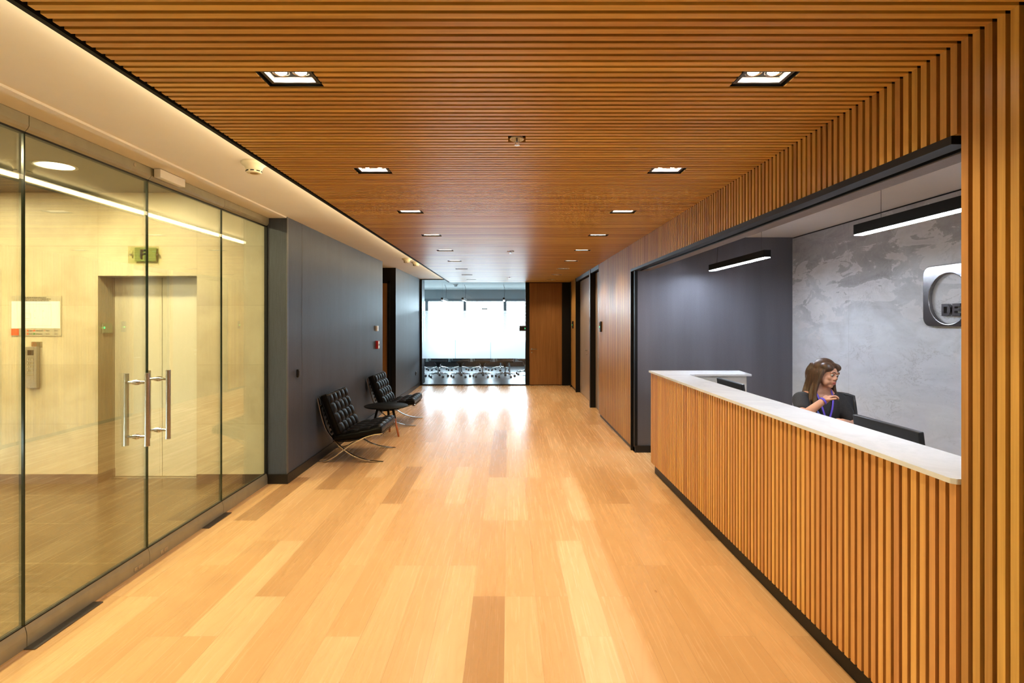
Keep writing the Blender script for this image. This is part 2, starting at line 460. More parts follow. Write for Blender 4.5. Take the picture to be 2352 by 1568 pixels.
def stone_mat():
    t = NT('beige stone cladding'); c = t.coord(); x, y, z = t.sep(c)
    fz = t.math('FRACT', t.math('DIVIDE', z, .6)); fx = t.math('FRACT', t.math('ADD', x, .146))
    j = t.math('MAXIMUM', t.math('LESS_THAN', fz, .006), t.math('LESS_THAN', fx, .0035))
    n = t.noise(c, 2.2, 6, .6, .4); st = t.noise(t.mapping(c, (90, 90, 2)), 1, 2, .5)
    w = t.white(t.comb(t.math('FLOOR', t.math('ADD', x, .146)), t.math('FLOOR', t.math('DIVIDE', z, .6)), 1))['Value']
    f = t.math('ADD', t.math('MULTIPLY', n, .75), t.math('ADD', t.math('MULTIPLY', w, .12), t.math('MULTIPLY', st, .13)))
    col = t.ramp(f, [(.30, (.40, .33, .21)), (.5, (.52, .45, .31)), (.72, (.60, .53, .38))])
    t.set(Base_Color=t.mix(t.math('MULTIPLY', j, .45), col, (.2, .16, .09)), Roughness=.4)
    return t.m
M_stone = stone_mat()
def tile_mat():
    t = NT('brown floor tiles'); c = t.coord(); x, y, z = t.sep(c)
    fy = t.math('FRACT', t.math('DIVIDE', t.math('SUBTRACT', y, .098), .735)); fx = t.math('FRACT', t.math('ADD', x, .165))
    j = t.math('MAXIMUM', t.math('LESS_THAN', fy, .005), t.math('LESS_THAN', fx, .0036))
    n = t.noise(t.mapping(c, (2, 14, 1)), 1, 6, .6, .6)
    col = t.ramp(n, [(.3, (.045, .035, .022)), (.7, (.085, .066, .042))])
    t.set(Base_Color=t.mix(t.math('MULTIPLY', j, .8), col, (.22, .18, .10)), Roughness=t.math('ADD', t.math('MULTIPLY', n, .15), .16)); t.b.inputs['Specular IOR Level'].default_value = .3
    return t.m
M_tile = tile_mat()
M_lobbybase = plain('dark stone skirting', (.07, .045, .03), .35, var=.2, scale=8)
M_lobbyceil = plain('grey lobby ceiling', (.10, .097, .088), .6, var=.05)
M_liftdoor = plain('champagne steel lift door', (.62, .58, .46), .38, .12, var=.03, scale=60)

def glass_mat(name, tint, refl=1.0, rough=0.0):
    t = NT(name); t.n.remove(t.b)
    tr = t.new('ShaderNodeBsdfTransparent'); tr.inputs[0].default_value = (*tint, 1)
    gl = t.new('ShaderNodeBsdfGlossy'); gl.inputs['Roughness'].default_value = rough; gl.inputs[0].default_value = (1, 1, 1, 1)
    fr = t.new('ShaderNodeFresnel'); fr.inputs[0].default_value = 1.5
    mx = t.new('ShaderNodeMixShader'); t.link(t.math('MULTIPLY', fr.outputs[0], refl), mx.inputs[0]); t.link(tr.outputs[0], mx.inputs[1]); t.link(gl.outputs[0], mx.inputs[2])
    t.link(mx.outputs[0], t.out.inputs[0]); return t.m
M_glass = glass_mat('greenish tempered glass', (.93, .925, .80), .42)     # applied on both faces
M_clear = glass_mat('clear partition glass', (.97, .985, .985), .8)
M_glassedge = plain('glass edge', (.02, .035, .02), .15)
M_signglass = glass_mat('acrylic sign plate', (.90, .93, .80), .5)
def frost_mat():
    t = NT('frosted film'); t.n.remove(t.b)
    c = t.coord(); x, y, z = t.sep(c)
    tr = t.new('ShaderNodeBsdfTransparent'); tl = t.new('ShaderNodeBsdfTranslucent'); tl.inputs[0].default_value = (1, 1, 1, 1)
    df = t.new('ShaderNodeBsdfDiffuse'); df.inputs[0].default_value = (.8, .85, .87, 1)
    m1 = t.new('ShaderNodeMixShader'); m1.inputs[0].default_value = .03; t.link(tl.outputs[0], m1.inputs[1]); t.link(df.outputs[0], m1.inputs[2])
    # clear hairlines between the printed stripes, fading out downwards
    fz = t.math('FRACT', t.math('DIVIDE', z, .032))
    duty = t.ramp(t.math('DIVIDE', t.math('SUBTRACT', z, 1.25), .66), [(0, (0, 0, 0)), (1, (.34, .34, .34))])
    line = t.math('LESS_THAN', fz, duty)
    fac = t.math('SUBTRACT', .96, t.math('MULTIPLY', line, .5))
    m2 = t.new('ShaderNodeMixShader'); t.link(fac, m2.inputs[0]); t.link(tr.outputs[0], m2.inputs[1]); t.link(m1.outputs[0], m2.inputs[2])
    t.link(m2.outputs[0], t.out.inputs[0]); return t.m
M_frost = frost_mat()

# ------------------------------------------------------------------ SETTING
struct('floor', MB().box(XG, 1.79, -2.5, YF+.015, -.1, 0).box(1.79, 3.56, .9, 6.95, -.1, 0), M_floor)
struct('floor', MB().box(-6.2, 1.79, YF+.0151, 20.2, -.1, 0), slat_wood('grey laminate floor', (.17, .175, .18), (.24, .245, .25), 'y', 'x', .3, .2, .08))
struct('floor', MB().box(-6.5, XG-.0005, -2.5, 5.86, -.1, 0), M_tile)
# lit white ceiling on the left, in two levels with a thin lit step between them
XS = -2.237
struct('ceiling', MB().box(XS, 1.79, -2.5, YF+.05, ZW, ZW+.06).box(XG-.1, XS, -2.5, 5.62, ZW-.013, ZW+.06), M_white)

# slatted wooden ceiling with openings for the lamps and sprinklers
LX = (-.873, 1.026); LY = [2.23+1.364*k for k in range(9)]
SPR = [(.047, 2.97), (.036, 7.76), (.03, 12.4)]
holes = [(x-.113, x+.113, y-.071, y+.071) for x in LX for y in LY] + [(x-.047, x+.047, y-.047, y+.047) for x, y in SPR]
mb = MB(); y = -2.4
N0 = int(-2.4/PIT)
for i in range(N0, int(YF/PIT)):
    y0 = i*PIT+.008; y1 = y0+.029; cuts = [(h[0], h[1]) for h in holes if h[2] < (y0+y1)/2 < h[3]]
    xs = XE+.018
    for a, b in sorted(cuts):
        mb.box(xs, a, y0, y1, ZC, ZC+.032); xs = b
    mb.box(xs, XW, y0, y1, ZC, ZC+.032)
struct('ceiling', mb, M_ceilslat)
mb = MB(); 
mb.box(XE, 1.6, -2.5, YF, ZC+.032, ZC+.04)
struct('ceiling', mb, M_blackmat)
struct('trim_1', MB().box(XE-.022, XE, -2.5, YF, ZC-.001, ZC+.06), M_blackmat)
# the recess carrying the led strip at the edge of the wooden ceiling
cl = thing('cove_light', 'long warm led strip hidden in the edge of the slatted wooden ceiling', 'light')
MB().box(XE-.030, XE-.022, -2.4, YF-.05, ZC+.004, ZC+.045).build('strip_housing', M_blackmat, cl)
MB().box(XE-.033, XE-.0301, -2.4, YF-.05, ZC+.012, ZC+.044).build('led_strip', M_cove, cl)

def slats_y(mb, y0, y1, xf, z0, z1, depth=.03, d=1, phase=.008, w=.029):
    i = math.ceil((y0-phase)/PIT)
    while i*PIT+phase+w <= y1+1e-6:
        a = i*PIT+phase; mb.box(min(xf, xf+depth*d), max(xf, xf+depth*d), a, a+w, z0, z1); i += 1
PY1 = 1.925      # far edge of the near pillar
YO = 7.09        # far edge of the reception opening
# right wall: near pillar, header, pier to the doors, piers between the doors
mb = MB()
slats_y(mb, -2.4, PY1, XW, .0, ZC)
slats_y(mb, PY1, YO, XW, 2.30, ZC)
slats_y(mb, YO, 9.58, XW, .055, ZC)
slats_y(mb, 10.58, 10.70, XW, .055, ZC, phase=.025)
slats_y(mb, 12.79, 13.79, XW, .055, ZC)
struct('wall_right', mb, M_wallslat)
mb = MB()
XK = XW+.03
mb.box(XK, 1.79, -2.5, PY1-.006, 0, ZW); mb.box(XK, 1.765, PY1-.006, YO, 2.30, ZW)
mb.box(XK, 1.79, 7.0, 9.58, 0, ZW); mb.box(XK, 1.79, 10.58, 10.70, 0, ZW); mb.box(XK, 1.79, 12.79, 13.79, 0, ZW)
mb.box(XK, 1.79, 9.58, 10.58, 2.565, ZW); mb.box(XK, 1.79, 10.70, 12.79, 2.565, ZW)
mb.box(1.70, 1.79, 9.58, 10.58, 0, 2.565); mb.box(1.70, 1.79, 10.70, 12.79, 0, 2.565)
mb.box(XK, 1.79, 13.79, YF+.05, 0, ZW)
struct('wall_right', mb, M_backing)
# oak edge boards closing the slat fields
mb = MB()
mb.box(XW, XK, YO-.018, YO+.004, .055, 2.30); mb.box(XW, XK, 9.565, 9.585, .055, ZC); mb.box(XW, XK, 10.695, 10.71, .055, ZC)
mb.box(XW-.001, 1.70, 10.672, 10.70, .0, ZC)
struct('trim_2', mb, M_wallslat)
# black frames of the door recesses, head trim of the reception opening
mb = MB()
mb.box(XW-.012, 1.67, 10.50, 10.582, 0, ZC); mb.box(XW-.003, XK, 9.585, 10.50, 2.54, ZC)
mb.box(XW-.012, 1.67, 12.75, 12.792, 0, ZC); mb.box(XW-.003, XK, 10.71, 12.75, 2.54, ZC)
mb.box(XW-.012, 1.67, 13.79, 13.86, 0, ZC)
struct('trim_3', mb, M_black)
mb = MB()
mb.box(XW-.004, 1.632, PY1+.03, YO-.005, 2.27, 2.30); mb.box(1.661, 1.765, PY1, 6.95, 2.27, 2.30)
mb.box(XW-.004, XW+.03, YO-.03, YO-.005, .0, 2.27)
struct('trim_4', mb, M_black)
struct('trim_5', MB().box(1.668, 1.764, PY1, 6.95, 2.266, 2.27), M_soffit)
struct('trim_6', MB().box(1.632, 1.661, PY1, 6.95, 2.285, 2.30), M_blackmat)
# skirting of the right wall
struct('baseboard_right', MB().box(XB, XK+.01, 6.95, 9.56, 0, .06).box(XB-.004, 1.70, 12.79, 13.8, 0, .06).box(XB, 3.56, 6.93, 6.95, 0, .085), M_base)
# reception room
struct('wall_back', MB().box(1.59, 3.7, 6.95, 7.05, 0, 2.75), M_rwall)
struct('wall_back', MB().box(1.585, 1.62, 6.945, 7.05, 0, 2.30), M_black)
struct('wall_right', MB().box(3.56, 3.66, .9, 6.95, 0, 2.672), M_marblewall)
struct('shadow_gap', MB().box(3.575, 3.66, .9, 6.95, 2.672, 2.69), M_blackmat)  # black strip stands in for the shade of the gap above the marble
struct('ceiling', MB().box(1.79, 3.7, .8, 7.05, 2.688, 2.76), M_rcp_ceil)
struct('wall_front', MB().box(1.79, 3.66, .8, .9, 0, 2.69), M_whitecool)
# back of the corridor behind the camera
struct('wall_front', MB().box(-6.5, 1.79, -2.6, -2.5, 0, 3.0), plain('pale end wall', (.42, .36, .28), .7))

# left side -------------------------------------------------------
Y0 = 5.61
struct('wall_left', MB().box(XL-.21, XL, Y0, 9.885, 0, ZW), M_lwall)
struct('wall_left', MB().box(XL-.21, XL, 11.05, YF+.03, 0, ZW).box(XL-.21, XL+.001, YF+.03, 14.84, 0, 2.74), M_lwall)
struct('baseboard_left', MB().box(XL-.2, XL+.012, Y0-.012, 9.885, 0, .097).box(XL-.2, XL+.012, 11.05, YF-.01, 0, .097), M_base)
struct('baseboard_left', MB().box(XL-.2, XL+.012, YF+.04, 14.85, 0, .097), M_base)
struct('trim_8', MB().box(XL-.004, XL+.004, Y0-.004, Y0+.03, .097, ZW-.001).box(XL, XL+.0015, 6.02, 6.026, .097, ZW-.001), plain('grey corner bead', (.11, .11, .12), .4, .4))
# recess in the left wall with a door in it
struct('wall_left', MB().box(-3.9, XL-.21, 11.05, 11.15, 0, ZW).box(-3.9, XL-.21, 9.78, 9.885, 0, ZW).box(-3.95, -3.9, 9.78, 11.15, 0, ZW).box(XL-.211, XL-.0, 11.04, 11.05, 0, ZW), M_black)
struct('floor', MB().box(-3.9, XG, 9.8, 11.1, -.1, 0.0), M_floor)
struct('ceiling', MB().box(-3.9, XL, 9.8, 11.1, ZW, ZW+.06), M_white)
d = sempty('door_6', 'oak door in the dark recess beyond the tufted chairs', 'door')
MB().box(-3.40, -2.395, 11.0, 11.045, .005, 2.385).build('door_panel', M_door, d)
MB().box(-2.395, -2.345, 10.99, 11.045, 0, 2.43).box(-3.45, -3.40, 10.99, 11.045, 0, 2.43).box(-3.45, -2.345, 10.99, 11.045, 2.385, 2.43).build('door_frame', M_black, d)

# lift lobby -------------------------------------------------------
mb = MB()
for (a, b, z0, z1) in ((-6.5, -4.145, .097, 2.95), (-3.146, XG-.0, .097, 2.95), (-4.145, -3.146, 2.10, 2.95)):
    mb.box(a, b, Y0, 5.95, z0, z1)
struct('wall_left', mb, M_stone)
struct('wall_left', MB().box(-6.6, -6.5, -2.5, 5.95, .097, 2.95), M_stone)
struct('baseboard_left', MB().box(-6.5, -4.145, Y0-.006, 5.95, 0, .097).box(-4.145, -4.139, Y0, 5.85, 0, .097).box(-3.146, XG-.02, Y0-.006, 5.95, 0, .097), M_lobbybase)
struct('ceiling', MB().box(-6.6, XG+.05, -2.6, 5.95, 2.94, 3.0), M_lobbyceil)
struct('wall_left', MB().box(XG-.06, XG+.03, -2.5, Y0, ZW-.012, 2.95), M_white)
struct('wall_left', MB().box(-2.46, XL-.2, Y0+.012, 5.95, 0, 2.95), M_lwall)
for n, (a, b, lab) in enumerate(((-4.145, -3.647, 'left leaf of the pale steel lift door'), (-3.643, -3.146, 'right leaf of the pale steel lift door'))):
    o = struct('door_%d' % (n+3), MB().box(a, b, 5.85, 5.875, .008, 2.10), M_liftdoor, lab, 'lift door'); bevel(o, .003)
struct('trim_9', MB().box(-3.65, -3.64, 5.872, 5.9, 0, 2.1).box(-4.145, -3.146, 5.88, 5.95, 0, 2.1), M_black)
struct('trim_9', MB().box(-4.145, -3.146, 5.80, 5.90, 0, .006), M_steel)

# glass partition -------------------------------------------------------
RJ = [1.855, 2.799, 3.758, 4.732, 5.606]
def rail_bottom(y0, y1):
    prof = [(XG-.03, 0), (XG+.019, 0), (XG+.019, .06), (XG+.015, .085), (XG+.007, .11), (XG-.018, .11), (XG-.026, .085), (XG-.03, .06)]
    return bevel(MB().prism(prof, 'y', y0+.002, y1-.002).build('bottom_rail', M_rail), .002)
def rail_top(y0, y1):
    z = ZW-.014
    prof = [(XG-.03, z), (XG+.03, z), (XG+.03, z-.052), (XG+.022, z-.068), (XG+.007, z-.082), (XG-.018, z-.082), (XG-.03, z-.05)]
    return bevel(MB().prism(prof, 'y', y0+.002, y1-.002).build('top_rail', M_rail), .002)
panels = [('window_4', -2.45, RJ[0], 'fixed tinted glass panel nearest the viewpoint, mostly out of frame'),
          ('window_5', RJ[0], RJ[1], 'tinted glass panel at the left edge, hinge side of the near door'),
          ('door_1', RJ[1], RJ[2], 'near tinted glass door leaf with steel rails and bar handle'),
          ('door_2', RJ[2], RJ[3], 'far tinted glass door leaf, beside the fixed end panel'),
          ('window_6', RJ[3], RJ[4], 'narrow fixed glass panel against the dark pillar')]
P = {}
for nm, a, b, lab in panels:
    e = sempty(nm, lab, 'glass door' if nm.startswith('door') else 'glass panel'); P[nm] = e
    g = MB().box(XG-.006, XG+.006, a+.003, b-.003, .10, 2.612).build('pane', M_glass, e)
    MB().box(XG-.0062, XG+.0062, a+.0015, a+.0045, .10, 2.612).box(XG-.0062, XG+.0062, b-.0045, b-.0015, .10, 2.612).build('pane_edge', M_glassedge, e)
    MB().box(XG-.009, XG+.009, a+.002, b-.002, .108, .114).box(XG-.009, XG+.009, a+.002, b-.002, 2.592, 2.602).build('gasket', M_black, e)
    r = rail_bottom(a, b); r.parent = e; r = rail_top(a, b); r.parent = e
MB().box(XG-.014, XG+.014, RJ[4]-.010, RJ[4]+.004, .0, 2.68).build('side_channel', M_black, P['window_6'])
def pull(y, parent):
    h = MB().cyl((XG+.069, y, .826), (XG+.069, y, 1.30), .0155).cyl((XG+.069, y, 1.297), (XG+.069, y, 1.303), .0165).cyl((XG+.069, y, .823), (XG+.069, y, .829), .0165).build('pull_handle', M_steel, parent)
    MB().cyl((XG-.069, y, .826), (XG-.069, y, 1.30), .0155).build('inner_bar', M_steel, h)
    for z in (1.242, .885):
        MB().cyl((XG-.069, y, z), (XG+.069, y, z), .0095).cyl((XG-.022, y, z), (XG-.008, y, z), .014).cyl((XG+.008, y, z), (XG+.022, y, z), .014).cyl((XG-.008, y, z), (XG+.008, y, z), .018).build('standoff', M_chrome, h)
pull(3.655, P['door_1']); pull(3.880, P['door_2'])
for y, n in ((3.643, 'door_1'), (3.915, 'door_2')):
    o = MB().cbox((XG+.020, y, .03), (.004, .085, .026), bev=.001).cyl((XG+.021, y, .03), (XG+.026, y, .03), .010).build('floor_lock', M_steel, P[n])
MB().cyl((XG+.028, 3.588, 2.655), (XG+.036, 3.588, 2.655), .012).build('rail_screw', M_chrome, P['door_1'])
# pivot plates in the floor at the two hinge joints
for (ya, yb, lab) in ((2.78, 3.25, 'dark floor pivot plate under the near glass door'), (4.40, 4.76, 'dark floor pivot plate under the far glass door')):
    o = MB().prism([(XG+.01, ya), (XG+.075, ya), (XG+.075, yb), (XG+.01, yb)], 'z', .0002, .005).build('pivot_plate', M_darksteel)
    tag(o, lab, 'floor plate', 'floor pivot plates'); bevel(o, .0015)
# door contact sensor on the top rail
o = MB().cbox((XG+.062, 3.915, 2.650), (.045, .29, .058), bev=.003).build('door_sensor', M_whiteplastic)
tag(o, 'grey-white box sensor under the white ceiling at the top of the glass doors', 'sensor')

# far glass front of the meeting room ------------------------------
XR = .44
for n, (a, b) in enumerate(((XL+.05, -1.338), (-1.338, -.442), (-.442, XR))):
    e = sempty('window_%d' % (n+1), ['left', 'middle', 'right'][n]+' pane of the frosted meeting room glass front', 'glass panel')
    MB().box(a+.002, b-.002, YF, YF+.010, .03, 2.69).build('pane', M_clear, e)
    MB().add([(a+.003, YF-.001, .682), (b-.003, YF-.001, .682), (b-.003, YF-.001, 1.895), (a+.003, YF-.001, 1.895)], [(0, 1, 2, 3)]).build('frosted_film', M_frost, e)
mb = MB().box(XL, XL+.05, YF-.03, YF+.05, 0, ZW).box(XL, XR, YF-.015, YF+.03, 0, .03).box(XR, XR+.10, YF-.02, YF+.06, 0, ZW)
mb.box(1.37, XW+.03, YF-.03, YF+.05, 0, ZW).box(XR+.1, 1.37, YF+.005, YF+.05, 2.60, ZW).box(XR+.10, 1.37, YF+.045, YF+.06, 0, 2.6)
mb.box(XL, XE-.02, YF-.01, YF+.04, ZW-.02, ZW)
struct('trim_10', mb, M_black)
d = sempty('door_5', 'plain oak door closing the right end of the corridor beside the glass front', 'door')
MB().box(XR+.103, 1.367, YF+.0, YF+.042, .018, 2.60).build('door_panel', M_door, d)
def lever(parent, c, dirx, diry, n=(0, -1)):
    c = Vector(c); nn = Vector((n[0], n[1], 0)); t = Vector((dirx, diry, 0))
    MB().cyl(c, c+nn*.012, .024).cyl(c, c+nn*.05, .009).tube([c+nn*.05, c+nn*.052+t*.02, c+nn*.05+t*.13], .009).build('lever_handle', M_steel, parent)
    k = c-Vector((0, 0, .085)); MB().cyl(k, k+nn*.012, .018).cyl(k+nn*.012, k+nn*.02, .007).build('keyhole', M_steel, parent)
lever(d, (.60, YF, .92), 1, 0)

# recessed doors of the right wall ---------------------------------
d = sempty('door_7', 'single oak door recessed in the right wall behind the near card reader', 'door')
MB().box(1.655, 1.70, 9.585, 10.50, .008, 2.54).build('door_panel', M_doorgrey, d)
lever(d, (1.655, 9.68, 1.0), 0, 1, (-1, 0))
for n, (a, b, lab) in enumerate(((10.71, 11.728, 'near leaf of the recessed double oak door'), (11.732, 12.75, 'far leaf of the recessed double oak door'))):
    d = sempty('door_%d' % (8+n), lab, 'door')
    MB().box(1.655, 1.70, a, b, .008, 2.54).build('door_panel', M_doorgrey, d)
    if n == 0: lever(d, (1.655, 11.62, 1.03), 0, -1, (-1, 0))

# card readers ---------------------------------
def reader(c, n, lab):
    """c on the wall, n normal"""
    t = thing('card_reader', lab, 'card reader', c, 0, 'black card readers')
    n = Vector((n[0], n[1], 0)); u = Vector((-n.y, n.x, 0))
    w, hh = .085, .175
    def b(du, dz, su, sz, d0, d1):
        s_ = MB(); p0 = u*(du-su/2)+n*d0; p1 = u*(du+su/2)+n*d1
        return s_.box(min(p0.x, p1.x), max(p0.x, p1.x), min(p0.y, p1.y), max(p0.y, p1.y), dz-sz/2, dz+sz/2)
    bevel(b(0, 0, w, hh, 0, .03).build('housing', M_plastic, t), .005)
    b(.0, .045, w*.7, .05, .03, .0305).build('display', M_screen, t)
    b(.0, -.005, .022, .016, .03, .033).build('status_light', M_green, t)
    return t
reader((XW, 9.31, 1.545), (-1, 0), 'black card reader with green light on the slats beside the single recessed door')
reader((XW, 13.30, 1.545), (-1, 0), 'smaller-looking far black card reader between double door and end wall')
t = thing('room_panel', 'black rectangular panel with green dot on the frosted glass by the black post', 'control panel', (.365, YF-.004, 1.445))
bevel(MB().box(-.077, .075, -.022, 0, -.068, .068).build('housing', M_greyplastic, t), .004)
MB().box(-.06, .045, -.0235, -.022, -.045, .045).build('display', M_screen, t)
MB().box(.058, .070, -.0245, -.022, -.012, .012).build('status_light', M_green, t)

# ------------------------------------------------------------------ meeting room
ZM = 2.755
struct('ceiling', MB().box(-6.2, 1.79, YF+.05, 20.1, ZM, ZM+.05), plain('meeting room ceiling', (.62, .66, .67), .7, var=.02, scale=3))
M_bulk = plain('meeting room plaster', (.42, .47, .49), .7, var=.02, scale=3)
struct('wall_back', MB().box(-6.2, 1.79, 20.0, 20.12, 0, .82).box(-6.2, 1.79, 20.0, 20.12, 2.43, ZM).box(1.4, 1.79, 20.0, 20.12, .82, 2.43), M_bulk)
struct('wall_left', MB().box(-6.3, -6.2, 14.74, 20.1, 0, ZM).box(-6.2, XL-.21, 14.74, 14.84, 0, ZM), M_bulk)
struct('wall_right', MB().box(1.79, 1.85, YF, 20.1, 0, ZM), M_bulk)
struct('baseboard_back', MB().box(-6.2, 1.79, 19.93, 20.0, 0, .16), plain('dark heater casing', (.03, .03, .033), .5))
fr = plain('grey aluminium window frame', (.25, .28, .30), .45, .3)
wf = sempty('window_7', 'wide daylight window of the meeting room with grey mullions', 'window')
mb = MB().box(-6.2, 1.4, 20.0, 20.08, 2.33, 2.43).box(-6.2, 1.4, 20.0, 20.08, .82, .88)
mb.build('window_frame', fr, wf)
for x in (-5.7, -4.3, -2.93, -1.56, -.11, 1.3):
    MB().box(x-.055, x+.055, 19.96, 20.08, .88, 2.33).build('mullion', fr, wf)
MB().box(-6.2, 1.4, 20.04, 20.046, .88, 2.33).build('pane', M_clear, wf)
struct('trim_11', MB().box(-6.2, .9, 18.9, 18.94, ZM-.006, ZM), plain('dark air slot', (.06, .07, .08), .6))

# meeting chairs
def star_chair(label, back='mesh'):
    t = thing('office_chair', label, 'office chair')
    bevel(MB().cbox((0, 0, .46), (.48, .46, .05), bev=.022).build('seat', M_seatfab, t), .002)
    mb = MB()
    for i in range(2):
        pass
    # curved backrest at local +y (sitter faces -y)
    vs = []; nx, nz = 11, 9; th = .02
    for side in (0, 1):
        for j in range(nz):
            for i in range(nx):
                u = i/(nx-1)*2-1; w = j/(nz-1)
                x = u*(.235-.02*w*w)*(1-.05*max(0, w-.85)/.15); y = .235+.05*w - .045*(1-u*u)*0 + .0 - .04*u*u + (.0 if side else th)
                y = .21+.07*w*w+.03*(1-u*u)+(0 if side else th)
                z = .50+.52*w-.02*abs(u)**4*w
                vs.append((x, y, z))
    n = nx*nz; fs = []
    for j in range(nz-1):
        for i in range(nx-1):
            a = j*nx+i; fs.append((a, a+1, a+nx+1, a+nx)); fs.append((n+a, n+a+nx, n+a+nx+1, n+a+1))
    for i in range(nx-1): fs += [(i, n+i, n+i+1, i+1), ((nz-1)*nx+i, (nz-1)*nx+i+1, n+(nz-1)*nx+i+1, n+(nz-1)*nx+i)]
    for j in range(nz-1): a = j*nx; b = j*nx+nx-1; fs += [(a, a+nx, n+a+nx, n+a), (b, n+b, n+b+nx, b+nx)]
    bk = MB().add(vs, fs, True).build('backrest', M_mesh, t)
    rim = []
    def bp(u, w): return Vector((u*(.235-.02*w*w), .22+.07*w*w+.03*(1-u*u), .50+.52*w-.02*abs(u)**4*w))
    path = [bp(-1+2*i/10, 0) for i in range(11)]+[bp(1, i/8) for i in range(1, 9)]+[bp(1-2*i/10, 1) for i in range(1, 11)]+[bp(-1, 1-i/8) for i in range(1, 9)]
    MB().tube(path, .014, 8).build('rim', M_plastic, bk)
    MB().tube(smooth_path([(0, .03, .40), (0, .20, .41), (0, .275, .50), (0, .30, .62)]), .018, 8).build('back_support', M_plastic, t)
    for s_ in (-1, 1):
        MB().tube(smooth_path([(s_*.20, .05, .43), (s_*.265, .03, .44), (s_*.275, .02, .55), (s_*.27, .0, .655)]), .013, 8).cbox((s_*.268, -.03, .665), (.05, .25, .022), bev=.009).build('armrest', M_plastic, t)
    MB().lathe([(.05, .30), (.055, .36), (.11, .42), (.12, .435)], n=16).build('seat_mechanism', M_plastic, t)
    MB().cyl((0, 0, .08), (0, 0, .33), .019).build('gas_column', M_alu, t)
    mb = MB().lathe([(.03, .075), (.042, .08), (.042, .13), (.03, .15)], n=16)
    for k in range(5):
        a = 2*PI*k/5+.3; dx, dy = math.cos(a), math.sin(a)
        mb.tube([(dx*.03, dy*.03, .125), (dx*.16, dy*.16, .108), (dx*.285, dy*.285, .082)], [.019, .015, .011], 8)
        mb.cyl((dx*.29, dy*.29, .055), (dx*.29, dy*.29, .09), .006, n=8)
    bs = mb.build('star_base', M_alu, t)
    for k in range(5):
        a = 2*PI*k/5+.3; dx, dy = math.cos(a)*.29, math.sin(a)*.29; q = Vector((math.sin(a+.5), -math.cos(a+.5), 0))
        c = Vector((dx, dy, .028)); MB().cyl(c-q*.025, c-q*.006, .028, n=14).cyl(c+q*.006, c+q*.025, .028, n=14).cyl(c-q*.007, c+q*.007, .012, n=8).build('caster', M_plastic, t)
    return t
ORD = ['first', 'second', 'third', 'fourth', 'fifth', 'sixth', 'seventh', 'eighth', 'ninth']
c0 = star_chair('')
front = [(-2.69, .0), (-2.035, .63), (-1.39, .0), (-.745, .63), (-.085, .0)]
back_ = [(-2.88, .0), (-2.22, .0), (-1.565, .0), (-.91, .0), (-.25, .0)]
def placed(i): return c0 if i == 0 else copy_tree(c0)
k = 0
for j, (x, r) in enumerate(front):
    o = placed(k); k += 1; o.location = (x, 16.15, 0); o.rotation_euler = (0, 0, 0)
    tag(o, 'meeting chair with its back to the glass, %s from left on the near side' % ORD[j], 'office chair', 'meeting chairs')
for j, (x, r) in enumerate(back_):
    o = placed(k); k += 1; o.location = (x, 18.25, 0); o.rotation_euler = (0, 0, PI)
    tag(o, 'black meeting chair facing the glass across the table, %s from the left' % ORD[j], 'office chair', 'meeting chairs')
o = placed(k); o.location = (.52, 16.95, 0); o.rotation_euler = (0, 0, -PI/2+.15)
tag(o, 'black meeting chair turned sideways at the right end of the meeting table', 'office chair', 'meeting chairs')
t = thing('meeting_table', 'long white meeting table on slanted metal legs behind the frosted glass', 'table', (-1.5, 17.2, 0))
bevel(MB().box(-1.75, 1.72, -.5, .5, .715, .74).build('tabletop', M_whiteplastic, t), .004)
for x in (-1.55, -.0, 1.52):
    for s_ in (-1, 1):
        MB().tube([(x, s_*.18, .715), (x+.03, s_*.42, 0.0)], .022, 8).build('leg', M_alu, t)

def pend_lin(label, x, y0, y1, zb, w, h, zc, group, led, cabs, elec=None):
    t = thing('linear_pendant', label, 'pendant light', (x, y0, zb), 0, group)
    L = y1-y0
    bevel(MB().box(0, w, 0, L, .004, h).build('housing', M_blackmat, t), .0015)
    MB().box(.004, w-.004, .004, L-.004, -.001, .005).build('diffuser', led, t)
    for c in cabs: MB().cyl((w/2, c, h-.003), (w/2, c, zc-zb), .0014, n=6).build('cable', M_greyplastic, t)
    if elec is not None:
        MB().tube(smooth_path([(w/2, elec, h), (w/2+.01, elec+.01, h+.12), (w/2+.02, elec, h+.30), (w/2-.02, elec, zc-zb)]), .005, 6).build('power_cord', M_greyplastic, t)
    return t
for x, lab in ((-1.96, 'left black linear pendant hanging in the meeting room'), (-1.36, 'middle black linear pendant hanging in the meeting room'), (-.155, 'right black linear pendant hanging in the meeting room')):
    pend_lin(lab, x, 16.2, 17.6, 2.245, .062, .07, ZM, 'meeting room pendants', M_mled, (.1,), .95)
def detector(x, y, zc, lab, mat=None, grp='ceiling smoke detectors', s=1.0):
    mat = mat or M_cream
    t = thing('smoke_detector', lab, 'smoke detector', (x, y, zc), 0, grp); t.scale = (1, 1, 1.4)
    MB().lathe([(.0, 0), (.080*s, 0), (.080*s, -.008), (.074*s, -.013), (.060*s, -.018), (.052*s, -.030), (.046*s, -.042), (.03*s, -.045), (0, -.045)][::-1], n=36).build('body', mat, t)
    MB().lathe([(.026*s, -.052), (.040*s, -.052), (.0495*s, -.0465), (.045*s, -.041), (.030*s, -.041)], n=24, hollow=True).build('sensing_chamber', mat, t)
    for k_ in range(8):
        a = 2*PI*k_/8+.2; M_ = Matrix.Rotation(a, 3, 'Z')
        MB().cbox(M_ @ Vector((.0475*s, 0, -.0435)), (.005, .022*s, .005), M_).build('vent_slot', M_black, t)
    return t
detector(-1.685, 3.68, ZW, 'round cream smoke detector on the white ceiling, nearest one, above the glass doors')
detector(-1.72, 9.42, ZW, 'far cream detector on the white ceiling, left one of the close pair')
